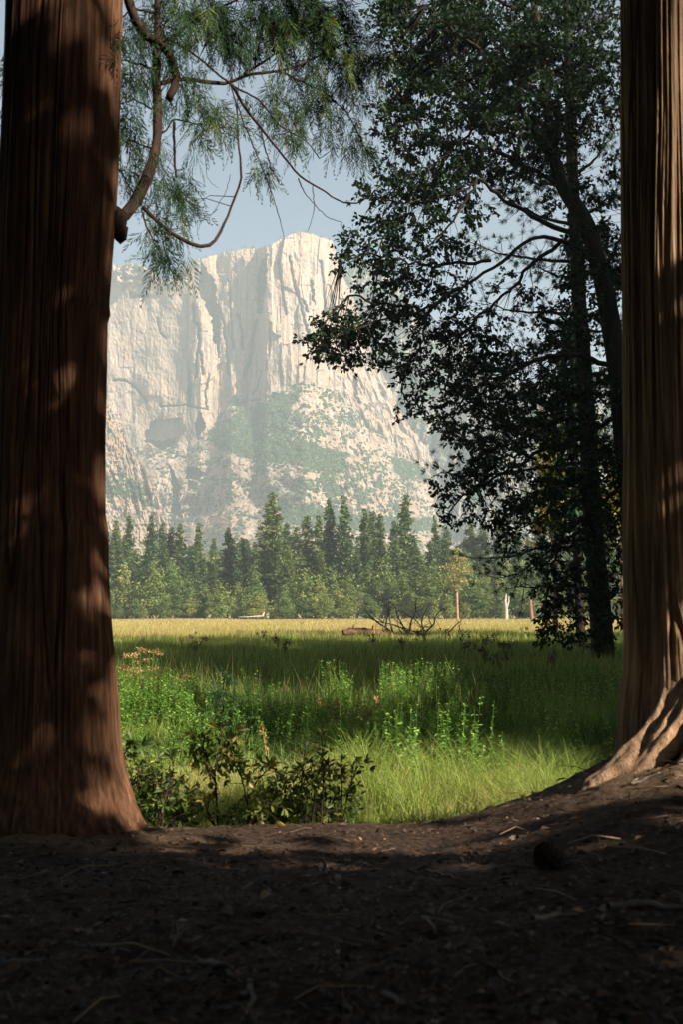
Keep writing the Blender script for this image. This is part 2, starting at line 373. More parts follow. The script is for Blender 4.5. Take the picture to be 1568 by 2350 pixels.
SKY_U = [-900, -500, -200, 150, 235, 250, 275, 299, 330, 356, 372, 390, 405, 423, 443, 486, 530, 558, 620, 626, 632, 648, 663, 687, 716, 740, 759, 765, 771, 779, 790, 807, 856, 899, 914, 937, 971, 997, 1004, 1012]
SKY_V = [640, 560, 620, 600, 612, 603, 612, 605, 612, 627, 640, 650, 628, 612, 598, 588, 577, 571, 567, 562, 557, 548, 540, 535, 535, 548, 550, 560, 583, 622, 640, 672, 812, 893, 937, 975, 1017, 1050, 1110, 1190]
VB_U = [150, 240, 330, 430, 480, 530, 600, 640, 700, 760, 800, 860, 1012]
VB_V = [1050, 1045, 1030, 1022, 985, 925, 915, 905, 880, 900, 930, 985, 1120]
def vtop(u):
    j = 4*noise(u/12., 0, 0, 4)+2*noise(u/4, 0, 0, 8)
    j = j*np.where(u > 775, .9, .55)
    return np.interp(u, SKY_U, SKY_V)+j-1
GREEN = [[(478, 992), (520, 962), (565, 940), (640, 908), (690, 888), (672, 930), (655, 970), (665, 1005), (720, 1022), (790, 1040), (800, 1070), (780, 1088), (720, 1080), (680, 1060), (600, 1062), (540, 1040), (490, 1020)],
         [(640, 1168), (700, 1160), (760, 1170), (860, 1185), (1000, 1190), (1010, 1215), (900, 1222), (760, 1210), (650, 1200)],
         [(900, 1050), (960, 1062), (985, 1090), (940, 1108), (905, 1080)],
         [(730, 1085), (765, 1095), (775, 1135), (752, 1140), (738, 1110)]]
RECESS = [([(460, 600), (491, 645), (498, 711), (503, 735), (505, 771), (502, 819), (495, 795), (488, 771), (486, 742), (479, 711), (464, 690), (452, 656)], 55),
          ([(614, 585), (609, 660), (605, 700), (600, 720), (592, 720), (590, 650), (597, 600)], 80),
          ([(345, 966), (368, 961), (418, 960), (428, 982), (402, 1023), (368, 1033), (327, 1013)], 22), ([(326, 1008), (370, 1012), (405, 1006), (398, 1026), (368, 1034)], 30),
          ([(456, 944), (471, 970), (462, 994), (455, 1009), (445, 987), (447, 963)], 55),
          ([(433, 885), (440, 880), (439, 900), (435, 936), (429, 930)], 45),
          ([(390, 1068), (402, 1090), (416, 1121), (407, 1140), (420, 1190), (396, 1176), (394, 1121)], 110),
          ([(430, 1070), (470, 1082), (455, 1100), (425, 1100)], 60),
          ([(293, 665), (303, 668), (318, 678), (342, 674), (342, 681), (315, 687), (298, 680)], 25),
          ([(812, 862), (820, 868), (818, 900), (830, 925), (824, 928), (812, 900)], 35),
          ([(690, 680), (700, 690), (712, 720), (704, 718)], 30), ([(700, 742), (710, 760), (720, 800), (708, 785)], 35),
          ([(752, 650), (760, 665), (768, 705), (758, 690)], 35), ([(713, 640), (719, 650), (722, 700), (715, 690)], 25)]
CRACK = [([(445, 700), (447, 737), (456, 747), (457, 783), (452, 814), (450, 865)], 1.6, 18), ([(459, 807), (462, 830), (464, 858)], 1.6, 16),
         ([(433, 845), (438, 886)], 1.4, 12), ([(260, 872), (287, 874), (313, 889), (337, 922)], 1.6, 14),
         ([(589, 735), (580, 775), (575, 826), (560, 860)], 2.0, 20), ([(546, 723), (555, 761), (556, 800)], 1.6, 14), ([(524, 640), (530, 720), (535, 800)], 1.3, 9),
         ([(640, 600), (646, 660), (655, 720)], 1.5, 12), ([(664, 590), (672, 640), (690, 700), (702, 750)], 1.8, 16), ([(735, 600), (742, 660), (748, 720)], 1.6, 14),
         ([(478, 860), (470, 900), (474, 938)], 1.3, 9), ([(359, 730), (366, 760), (380, 775)], 1.4, 10), ([(600, 850), (592, 890), (580, 905)], 1.4, 10),
         ([(620, 740), (618, 800), (610, 850)], 1.3, 9), ([(500, 700), (512, 740), (520, 800), (525, 860)], 1.4, 10), ([(368, 932), (420, 930), (474, 938)], 1.3, 8)]
def _r1(i, j, s): return _h(i, j, i*0+3, s)
def facets(u, v, wu, wv, s, tilt=1.0):
    # flat rock faces with sharp edges: every cell has its own depth and tilt
    c = u/wu+.25*noise(u/wu/2.5, v/wv/1.3, 0, s); i = np.floor(c).astype(np.int64); f = c-i
    e = v/wv+1.3*_r1(i, i*0, s+1)+.25*noise(u/wu/1.5, v/wv, 3, s); j = np.floor(e).astype(np.int64); g = e-j
    return (_r1(i, j, s+2)-.5)+tilt*((f-.5)*(_r1(i, j, s+3)-.5)*1.6+(g-.5)*(_r1(i, j, s+4)-.5)*.8)
def main_depth(u, v):
    vb = np.interp(u, VB_U, VB_V)+6*noise(u/25, 0, 0, 3)
    wall = 2000+np.maximum(vb-v, 0)*.16
    vc1 = np.interp(u, [200, 430, 520, 600, 700, 800, 900, 1012], [1100, 1088, 1072, 1078, 1092, 1110, 1120, 1150])+8*noise(u/30, 3, 0, 3)
    vc2 = np.interp(u, [200, 430, 520, 620, 700, 800, 1012], [1190, 1195, 1150, 1165, 1180, 1195, 1215])+6*noise(u/22, 9, 0, 3)
    s1 = np.clip(v-vb, 0, np.maximum(vc1-vb, 0)); s2 = np.clip(v-vc1, 0, np.maximum(vc2-vc1, 0))*(v > vb); s3 = np.maximum(v-np.maximum(vc2, vb), 0)
    Y = wall-1.35*s1-.65*s2-2.6*s3
    lat = np.interp(u, [150, 240, 330, 400, 460, 500, 560, 590, 612, 640, 690, 730, 771, 860, 1012], [150, 105, 75, 45, 10, 30, 20, 15, -45, -50, -45, -12, 35, 140, 300])
    fall = 1-.55*sm(v, vb, vb+120)
    Y = Y+lat*fall
    w = sm(vb-v, -12, 20)                                   # 1 on the wall, 0 on the slopes
    wu = u+3*fbm(u/40, v/70, 0, 2, 61)
    rib = np.interp(u, [200, 430, 490, 600, 700, 1012], [.10, .22, .75, .9, .95, 1.0])
    Y = Y-w*rib*(6*ridged(wu/46, v/340, 0, 2, 71, .40)+1.0*ridged(wu/9, v/120, 0, 2, 73)+14*facets(wu+(v-760)*.10*sm(u, 640, 720), v, 31, 120, 301)+3.5*facets(wu, v, 12, 60, 311))-w*3*facets(wu, v, 34, 60, 321)
    Y = Y+w*(1-rib*.4)*8*fbm(u/50, v/70, 0, 2, 77)
    Y = Y-(1-w)*(6*ridged(u/50+v/90, v/40, 0, 3, 81, .38)+9*facets(u+v*.3, v-u*.2, 24, 20, 331)+5*facets(u-v*.3, v, 10, 9, 341)+1.2*fbm(u/5, v/5, 0, 2, 83))
    cr = np.exp(-((u-430)**2/70**2+(v-1165)**2/40**2))      # dark crags by the gorge
    Y = Y-cr*(14*ridged(u/16+v/40, v/24, 0, 2, 85)+24*facets(u+v*.3, v, 15, 22, 351))
    led = sm(-v, -662, -640)*sm(-u, -445, -400)             # broken ledges at the rim
    Y = Y+led*(9*np.floor(2.5*fbm(u/16, v/9, 0, 2, 91))+8*fbm(u/6, v/8, 0, 2, 93))
    Y = Y+1.1*fbm(u/4.5, v/8, 0, 3, 95)*(.5+.5*w)
    rt = sm(u, 720, 800)*sm(v, 640, 760)                    # craggy right shoulder
    Y = Y-rt*8*ridged((u-v*.35)/16, (v+u*.2)/40, 0, 3, 97)
    wob = 3.5*fbm(u/9, v/9, 0, 2, 101); wob2 = 3.5*fbm(u/9, v/9, 7, 2, 103)
    for poly, d in RECESS: Y = Y+d*blur(inpoly(u+wob, v+wob2, poly).astype(float), 1)
    for line, wd, d in CRACK: Y = Y+d*1.6*np.exp(-(pdist(u+wob*.5, v+wob2*.5, line)/(wd*1.5))**2)
    return Y
def sheet(name, mat, U, vt, depth, vbot, rows, back, label, cat, gmaskf=None):
    t = np.linspace(0, 1, rows)[:, None]
    uu = np.broadcast_to(U[None], (rows, len(U))); vv = vt[None]+(vbot-vt[None])*t
    Y = depth(uu, vv)
    G = gmaskf(uu, vv) if gmaskf else np.zeros_like(Y)
    V = P(uu, vv, Y)
    bk = []
    for dy, dz in back[::-1]:
        r = V[0].copy(); r[:, 1] += dy; r[:, 0] *= (1+dy/Y[0]); r[:, 2] += dz; bk.append(r)
    V2 = np.concatenate([np.stack(bk), V]); G2 = np.concatenate([np.repeat(G[:1], len(bk), 0), G])
    mb = MB(); grid(mb, V2, G2)
    o = mb.build(name, mat, None, False); tag(o, label, cat, kind='structure')
    return o
def gdens(u, v):
    g = np.zeros(np.broadcast(u, v).shape)
    for p in GREEN: g = np.maximum(g, inpoly(u+5*noise(u/12, v/12, 0, 3), v+5*noise(u/12, v/12, 5, 3), p)*1.0)
    return g
STAIN = [[(330, 690), (400, 680), (420, 760), (410, 850), (380, 870), (330, 850), (300, 800), (310, 740)], [(540, 1075), (620, 1072), (660, 1090), (600, 1135), (560, 1150), (520, 1110)], [(250, 990), (330, 950), (345, 1020), (300, 1040)],
         [(385, 1080), (470, 1090), (500, 1150), (510, 1185), (400, 1195), (380, 1120)], [(345, 966), (428, 962), (402, 1030), (327, 1016)]]
def main_tint(u, v):
    a = 5*noise(u/12, v/12, 0, 3); b = 5*noise(u/12, v/12, 5, 3)
    s = np.zeros(u.shape)
    for k, p in enumerate(STAIN): s = np.maximum(s, blur(inpoly(u+a*2, v+b*2, p)*(.38, .4, .36, .4, .4)[k], 9))
    s = s*(.7+.5*noise(u/6, v/30, 0, 12)); s = np.clip(s+.10*np.clip(noise(u/5, v/90, 2, 14)-.1, 0, 1), 0, .4)
    g = gdens(u, v)*(noise(u/5, v/4, 0, 6) > -.45)
    return np.where(g > 0, .9, s)
U = np.r_[np.linspace(-900, 165, 200), np.linspace(170, 1012, 1000)]
sheet('granite_mountain', M['rock'], U, vtop(U), main_depth, 1425, 900, [(60, -6), (220, -40), (900, -400)], 'pale granite mountain wall above the far treeline', 'mountain',
      main_tint)
# far wall to the right, turned away from the sun
RU = [770, 800, 815, 841, 855, 867, 900, 940, 981, 1020, 1054, 1085, 1140, 1200, 1300, 1400, 1500, 1700, 2000, 2600]
RV = [650, 618, 608, 606, 606, 612, 640, 690, 752, 765, 772, 812, 855, 880, 872, 850, 800, 760, 700, 640]
def r_top(u): return np.interp(u, RU, RV)+4*noise(u/9, 1, 0, 4)+3*noise(u/3, 1, 0, 8)
def r_depth(u, v):
    Y = 2450-np.interp(u, [760, 1050, 1150, 1700], [0, 190, 260, 330])+np.maximum(1100-v, 0)*.5-1.6*np.maximum(v-1100, 0)
    return Y-22*ridged((u+v*.25)/34, v/150, 0, 3, 171)-18*facets(u+v*.25, v, 22, 90, 361)-8*facets(u+v*.2, v, 9, 40, 371)+4*fbm(u/4, v/6, 0, 2, 175)
U = np.r_[np.linspace(760, 1600, 560), np.linspace(1606, 2600, 160)]
sheet('shaded_mountain', M['rock_dark'], U, r_top(U), r_depth, 1425, 420, [(80, -8), (900, -400)], 'hazy wooded mountain wall in shade behind the granite mountain', 'mountain',
      lambda u, v: .5+.5*noise((u+v*.25)/16, v/34, 0, 6)+.25*noise(u/5, v/7, 0, 7))
# bright spur at the left
LU = [-900, -400, -100, 120, 200, 240, 262, 275, 285, 300, 330, 360, 380, 400, 412]
LV = [700, 760, 830, 880, 905, 920, 930, 955, 990, 1030, 1075, 1120, 1175, 1225, 1260]
def l_top(u): return np.interp(u, LU, LV)+4*noise(u/7, 1, 0, 4)+3*noise(u/3, 1, 0, 8)
def l_depth(u, v):
    Y = 1640-1.1*(v-900)-.5*np.maximum(v-1180, 0)+(u-240)*.55
    return Y-12*ridged((u-v*.25)/18, v/60, 0, 4, 181)-5*ridged(u/6, v/9, 0, 2, 183)+2.5*fbm(u/4, v/6, 0, 2, 185)
LG = [(235, 1090), (270, 1085), (320, 1105), (350, 1130), (362, 1165), (330, 1160), (290, 1140), (235, 1135)]
U = np.r_[np.linspace(-900, 165, 200), np.linspace(170, 412, 290)]
sheet('granite_spur', M['rock'], U, l_top(U), l_depth, 1425, 430, [(60, -8), (400, -200)], 'bright granite spur at the foot of the wall beside the left tree', 'spur',
      lambda u, v: inpoly(u+5*noise(u/12, v/12, 0, 3), v+5*noise(u/12, v/12, 5, 3), LG)*.9*(noise(u/5, v/4, 0, 6) > -.4))

# scattered shrubs on the rock: nobody could count them
ico = bpy.data.meshes.new('tmp'); import bmesh
bm = bmesh.new(); bmesh.ops.create_icosphere(bm, subdivisions=1, radius=1); bm.to_mesh(ico); bm.free()
IV = np.array([v.co[:] for v in ico.vertices]); IF = np.array([list(p.vertices) for p in ico.polygons]); bpy.data.meshes.remove(ico)
def blobs(mb, C, R, sq=.85, rng=RNG):
    n = len(C); k = len(IV)
    j = 1+.35*rng.normal(size=(n, k, 1))*.6
    V = C[:, None]+IV[None]*j*R[:, None, None]*np.array([1, 1, sq])
    F = (np.arange(n)*k)[:, None, None]+IF[None]
    mb.add(V.reshape(-1, 3), F.reshape(-1, 3), np.repeat(rng.uniform(0, 1, n), k))
mb = MB()
n = 46000
u = RNG.uniform(238, 1010, n); v = RNG.uniform(860, 1330, n)
vb = np.interp(u, VB_U, VB_V)
sl_ = (v > vb-6)*(v > vtop(u)+4)
d = gdens(u, v)*.95
d = np.maximum(d, sl_*np.clip(.20+.36*fbm(u/38, v/30, 0, 3, 201), 0, .6)*sm(u, 600, 680)*np.where(v < 1170, 1, .5))
d = np.maximum(d, sl_*np.clip(.06+.22*fbm(u/25, v/18, 0, 3, 205), 0, .4))
k = RNG.uniform(size=n) < d
u, v = u[k], v[k]
Y = main_depth(u, v)
r = RNG.uniform(1.8, 4.6, len(u))*np.where(gdens(u, v) > .5, .9, 1)
blobs(mb, P(u, v, Y-1.0), r)
n = 1300; u = RNG.uniform(236, 405, n); v = RNG.uniform(900, 1300, n)
k = (v > l_top(u)+4)*(RNG.uniform(size=n) < np.maximum(.15+.25*fbm(u/20, v/20, 0, 2, 207), inpoly(u, v, LG)*.8)); u, v = u[k], v[k]
blobs(mb, P(u, v, l_depth(u, v)-1), RNG.uniform(1.4, 3.4, len(u)))
M['slope_shrub'] = leaf_mat('slope_shrub', [(0, (.025, .055, .022)), (1, (.07, .10, .038))], 0.0, .8, .1)
tag(mb.build('slope_shrubs', M['slope_shrub']), 'green scrub scattered over the granite slopes', 'shrubs', kind='stuff')
# small trees along the rim and the talus edge
mb = MB()
u = np.r_[RNG.uniform(238, 640, 70), RNG.uniform(640, 770, 30), RNG.uniform(590, 700, 14)]
v = np.r_[vtop(u[:100])+1, np.interp(u[100:], VB_U, VB_V)+RNG.uniform(-2, 12, 14)]
Y = np.r_[main_depth(u[:100], v[:100])+6, main_depth(u[100:], v[100:])-2]
u = np.r_[u, RNG.uniform(800, 1080, 130)]; v2 = r_top(u[114:])+1; v = np.r_[v, v2]; Y = np.r_[Y, r_depth(u[114:], v2)+8]
for (x, y, z) in P(u, v, Y):
    h = random.uniform(3, 11)
    tube(mb, [(x, y, z-2), (x+.2, y, z+h*.4), (x, y, z+h)], [h*.19, h*.14, .1], 5, random.random(), .5, x)
tag(mb.build('rim_trees', M['slope_shrub']), 'tiny conifers dotted along the rim of the cliffs', 'trees', kind='stuff')

# ---------------------------------------------------------------- far treeline
def conifer_crown(mb, H, R, z0, seed, full=1.0, top=0.02, quads=4, size=1.0):
    """whorled branches of leaf cards; light reaches between them"""
    rng = np.random.default_rng(seed)
    z = z0; pos = []; ax = []; S = []; T = []
    while z < H*.985:
        t = (z-z0)/(H-z0)
        env = R*(.55+.45*min(1, t*5))*max(top, (1-t)**.82)
        nb = max(3, int(4+5*(1-t)))
        for b in range(nb):
            a = rng.uniform(0, 2*math.pi); r = env*rng.uniform(.55, 1.12)*full
            if rng.uniform() < .08: r *= 1.25
            n = max(2, int(r/(.42*size)))
            droop = -.10-.22*(1-t)
            for q in range(n):
                f = (q+rng.uniform(.2, 1))/n
                p = np.array([math.cos(a)*r*f, math.sin(a)*r*f, z+r*f*droop+.25*r*f*f*.5])
                for _ in range(quads):
                    pos.append(p+rng.normal(size=3)*np.array([.34, .34, .22])*size)
                    d = np.array([math.cos(a), math.sin(a), rng.uniform(-.5, .5)])+rng.normal(size=3)*.55
                    ax.append(d); S.append((.95 if t < .9 else .6)*size*rng.uniform(.6, 1.25)); T.append(rng.uniform(0, .75)+.12*f)
        z += rng.uniform(.55, .95)*(1.15-.55*t)*max(1, H/34)
    pos = np.array(pos); ax = np.array(ax); S = np.array(S)
    leaves(mb, pos-norm(ax)*S[:, None]*.5, ax, norm(rng.normal(size=pos.shape)+np.array([0, 0, 1.2])), S, S*.55, np.array(T))
def broadleaf_crown(mb, H, R, z0, seed, nl=9, per=330, size=.55, squash=1.0):
    rng = np.random.default_rng(seed)
    pos = []; S = []; T = []
    for l in range(nl):
        t = (l+.5)/nl; zc = z0+(H-z0)*(.12+.78*t)
        rr = R*(.30+.70*math.sin(math.pi*min(.97, .25+.73*t)))
        a = rng.uniform(0, 2*math.pi); off = rr*rng.uniform(.15, .75)
        c = np.array([math.cos(a)*off, math.sin(a)*off, zc]); er = rr*rng.uniform(.34, .66)
        d = rdir(per, rng)*(rng.uniform(.45, 1.05, (per, 1))**.5)
        pos.append(c+d*np.array([er, er, er*.85*squash])*(1+.22*noise(d[:, 0]*3, d[:, 1]*3, d[:, 2]*3, l)[:, None])); T.append(np.clip(rng.uniform(.1, .9, per)+rng.uniform(-.12, .12), 0, 1))
    k = len(np.concatenate(pos))//11; f = rng.uniform(0, 1, k); a = rng.uniform(0, 6.28, k); r = R*(.25+.8*np.sin(math.pi*np.clip(.2+.78*f, 0, 1)))*rng.uniform(.3, 1.1, k)
    pos.append(np.stack([np.cos(a)*r, np.sin(a)*r, z0+(H*1.04-z0)*f], 1)); T.append(rng.uniform(0, 1, k))
    pos = np.concatenate(pos); n = len(pos)
    S = size*rng.uniform(.6, 1.3, n); ax = rdir(n, rng)
    leaves(mb, pos-ax*S[:, None]*.5, ax, rdir(n, rng), S, S*.8, np.concatenate(T))
def trunk_mb(H, r, seed, lean=.01):
    mb = MB(); rng = random.Random(seed)
    pts = [(rng.uniform(-1, 1)*lean*H*t, rng.uniform(-1, 1)*lean*H*t, H*t) for t in np.linspace(-.02, 1, 9)]
    tube(mb, pts, r*(1.06-np.linspace(0, 1, 9)), 7, .5, .15, seed); return mb
# eight shapes of conifer (unit: metres, 30 m tall) and six of broadleaf (12 m tall)
CON = []; CONR = [6.2, 4.4, 5.4, 4.0, 5.0, 5.8, 3.6, 4.4]
for k, R in enumerate(CONR):
    t = thing('conifer', 'x', 'tree', (0, 0, 0))
    trunk_mb(29.5, .42, k).build('trunk', M['far_bark'], t, True)
    mb = MB(); conifer_crown(mb, 30, R, 3+1.2*(k % 3), 40+k); mb.build('crown', M['conifer_far'], t)
    CON.append(t)
BRO = []
for k in range(6):
    t = thing('broadleaf_tree', 'x', 'tree', (0, 0, 0))
    trunk_mb(7.5, .2, 60+k, .04).build('trunk', M['far_bark'], t, True)
    mb = MB(); broadleaf_crown(mb, 12, [3.3, 2.6, 3.8, 2.8, 3.2, 2.3][k], .1, 80+k, 17, 230, .42); mb.build('crown', M['broadleaf_far'], t)
    BRO.append(t)
used = set()
def place(src, k, u, v0, vt, Y, label, group, wide=1.0):
    """a tree standing at photo column u, its foot at distance Y and its top at photo row vt"""
    H = 30.0 if src is CON else 12.0
    p = P(u, 1409, Y); top = P(u, vt, Y)[2]; z = float(gz(p[0], Y))-.1
    s = (top-z)/H
    key = (id(src), k)
    o = src[k] if key not in used else copy_tree(src[k])
    used.add(key)
    o.location = (p[0], Y, z); o.rotation_euler = (0, 0, random.uniform(0, 6.28)); o.scale = (s*wide, s*wide, s)
    tag(o, label, 'tree', group); return o
GC = 'conifers of the treeline beyond the meadow'
GB = 'broadleaf trees at the far edge of the meadow'
named = [(623, 1128, 318, 0, 1.12, 'tallest dark pine of the far treeline with a broad pointed crown'),
         (755, 1144, 325, 3, 1.0, 'slim dark pine, left one of the pair of tall pines right of the tallest pine'),
         (791, 1135, 322, 1, 1.0, 'tall paler pine, right one of the pair of tall pines right of the tallest pine'),
         (933, 1131, 320, 4, 1.0, 'tall pine with a pointed crown rising above the dead branches on the meadow'),
         (343, 1181, 330, 5, .9, 'bushy dark conifer tallest of those nearest to the left cedar trunk'),
         (291, 1181, 345, 3, .9, 'slender pointed conifer just left of the bushy one near the left cedar trunk'),
         (521, 1205, 330, 2, .9, 'dark conifer standing alone before the foot of the gorge'),
         (453, 1197, 350, 7, 1.0, 'hazy conifer under the gorge in the cliff'),
         (703, 1177, 330, 2, 1.0, 'full conifer between the tallest pine and the pair of tall pines'),
         (838, 1164, 335, 1, 1.0, 'conifer just right of the pair of tall pines'),
         (875, 1177, 338, 3, 1.1, 'slim conifer midway between the pair of tall pines and the one above the dead branches'),
         (1002, 1188, 345, 5, .8, 'blue green conifer behind the pine with the bare yellowish trunk')]
for (u, vt, Y, k, w, lab) in named: place(CON, k, u, 0, vt, Y, lab, GC, w*1.18)
oth = [(261, 1188), (369, 1201), (389, 1205), (409, 1199), (488, 1234), (554, 1230), (565, 1238), (657, 1201), (679, 1203), (730, 1181), (855, 1172), (906, 1194), (1027, 1208),
       (1084, 1190), (1112, 1205), (1150, 1182), (1190, 1195), (1240, 1180), (1290, 1190), (1340, 1175), (1400, 1185), (1460, 1180), (235, 1200), (200, 1190), (170, 1200)]
for i, (u, vt) in enumerate(oth):
    place(CON, (i*3+6) % 8, u, 0, vt+random.uniform(-3, 3), 350+random.uniform(0, 22), 'green conifer crowded among its neighbours in the far treeline', GC, random.uniform(1.05, 1.5))
for i in range(74):                     # the rank behind, which shuts the gaps
    u = -220+i*28+random.uniform(-9, 9)
    place(CON, (i*5+1) % 8, u, 0, random.uniform(1225, 1275), 385+random.uniform(0, 40), 'hazy conifer in the rear rank of the far treeline', 'rear rank of conifers beyond the meadow', random.uniform(1.0, 1.3))
bl = [(248, 1325), (284, 1300), (318, 1335), (352, 1290), (388, 1310), (430, 1322), (472, 1330), (508, 1333), (545, 1318), (582, 1330), (655, 1322), (694, 1328), (726, 1300), (764, 1302), (803, 1312), (846, 1318), (886, 1300),
      (928, 1306), (964, 1318), (998, 1296), (1032, 1282), (1080, 1300), (1115, 1310), (1150, 1318), (1190, 1330), (1225, 1310), (1262, 1300), (1310, 1320), (1350, 1300), (1400, 1310), (1440, 1300), (210, 1310)]
for i, (u, vt) in enumerate(bl):
    place(BRO, (i*5+i//6) % 6, u, 0, vt+random.uniform(-24, 28), 296+random.uniform(-4, 10), 'round leafy tree in the front row at the far edge of the meadow', GB, random.uniform(1.0, 1.35))
for i in range(58):
    u = -190+i*33+random.uniform(-12, 12)
    place(BRO, (i*7+2) % 6, u, 0, random.uniform(1352, 1392), 287+random.uniform(0, 5), 'low leafy bush skirting the trees at the far edge of the meadow', 'bushes along the far edge of the meadow', random.uniform(1.3, 2.0))
for i in range(46):
    u = -200+i*40+random.uniform(-12, 12)
    place(BRO, (i*11+3) % 6, u, 0, random.uniform(1262, 1300), 330+random.uniform(0, 14), 'leafy tree in the second row of the far treeline', 'second row of leafy trees beyond the meadow', random.uniform(.9, 1.2))
for i in range(58):
    u = -190+i*33+random.uniform(-14, 14)
    place(CON, (i*5+3) % 8, u, 0, random.uniform(1232, 1312), 305+random.uniform(0, 22), 'young conifer mixed among the leafy trees of the far treeline', 'young conifers of the far treeline', random.uniform(1.1, 1.5))
place(BRO, 5, 603, 0, 1362, 290, 'small pale sapling at the foot of the tallest pine', GB, .9)
# pine with a yellowish crown on a long bare trunk
Y = 280.0; b = P(1051, 1409, Y); b[2] = float(gz(b[0], Y))-.1
t = thing('pine_tree', 'pine with yellowed round crown on a long bare orange trunk', 'tree', b)
h = P(1050, 1252, Y)[2]-b[2]; mb = MB()
tube(mb, [b, b+[-.1, 0, h*.5], b+[0, 0, h*.96]], [.34, .28, .08], 8, .5, .2, 5)
M['orange_bark'] = bark_mat('orange_bark', (.26, .14, .08), (.42, .25, .15), (.55, .36, .24), zs=.3, scale=3, bump=.3)
mb.build('trunk', M['orange_bark'], t, True)
mb = MB(); rng = np.random.default_rng(5); n = 2100
lob = np.array([[0, .93, .30], [-.2, .84, .6], [.35, .80, .7], [-.6, .70, .8], [.5, .66, .9], [-.4, .56, .9], [.3, .52, .8], [-.2, .45, .6]])
li = rng.integers(0, len(lob), n); dd = rdir(n, rng)*rng.uniform(.2, 1.25, (n, 1))
pp = b+np.stack([lob[li, 0]*3.4, rng.normal(size=n)*1.2, lob[li, 1]*h], 1)+dd*(lob[li, 2]*2.6)[:, None]*np.array([1, 1, .62])
leaves(mb, pp, rdir(n, rng), rdir(n, rng), rng.uniform(.4, .95, n), .42, rng.uniform(0, 1, n)); mb.build('crown', M['yellow_crown'], t)
mb = MB()
for f, s in ((.12, -1), (.2, -1), (.28, -1), (.38, -1), (.33, 1)):
    q = b+np.array([0, 0, h*f]); tube(mb, [q, q+[s*1.0, 0, -.1], q+[s*2.2, .2, .1]], [.07, .05, .02], 4)
mb.build('dead_branch', M['far_bark'], t)
# white snag, second bare trunk, drift log
Y = 270.0; b = P(1163, 1409, Y); b[2] = float(gz(b[0], Y)); mb = MB(); h = P(1163, 1362, Y)[2]-b[2]
tube(mb, [b, b+[.1, 0, h*.4], b+[-.2, 0, h*.7], b+[.15, 0, h]], [.55, .45, .38, .1], 8, .5, .35, 3)
tube(mb, [b+[.2, 0, h*.5], b+[.7, 0, h*.72], b+[.8, 0, h*.93]], [.3, .2, .04], 6, .5, .4, 2)
tube(mb, [b+[-.3, 0, h*.6], b+[-1.3, 0, h*.7]], [.1, .02], 4); tube(mb, [b+[.2, 0, h*.35], b+[1.2, 0, h*.42]], [.08, .02], 4)
tag(mb.build('snag', M['pale_wood'], None, True, b), 'broken white dead trunk among the far shrubs', 'dead tree')
Y = 250.0; b = P(1222, 1409, Y); b[2] = float(gz(b[0], Y)); mb = MB(); h = P(1222, 1368, Y)[2]-b[2]
tube(mb, [b, b+[-.2, 0, h*.5], b+[-.4, 0, h]], [.55, .4, .3], 7, .5, .3, 3)
for s in (-1.0, 1.0): tube(mb, [b+[0, 0, h*.6], b+[s*1.5, 0, h*.7], b+[s*3, 0, h*.5]], [.12, .08, .03], 4)
tag(mb.build('snag', M['far_bark'], None, True, b), 'brown dead stump with bare side branches right of the white trunk', 'dead tree')
Y = 262.0; b = P(590, 1409, Y); b[2] = float(gz(b[0], Y)); mb = MB()
tube(mb, [b+[-4.6, 0, .95], b+[-2, 0, 1.0], b+[.4, 0, 1.15], b+[1.5, 0, 1.3], b+[1.8, 0, 2.3]], [.08, .16, .26, .32, .14], 7, .5, .2, 2)
tag(mb.build('drift_log', M['pale_wood'], None, True, b), 'white fallen log lying at the far edge of the dry grass', 'log')

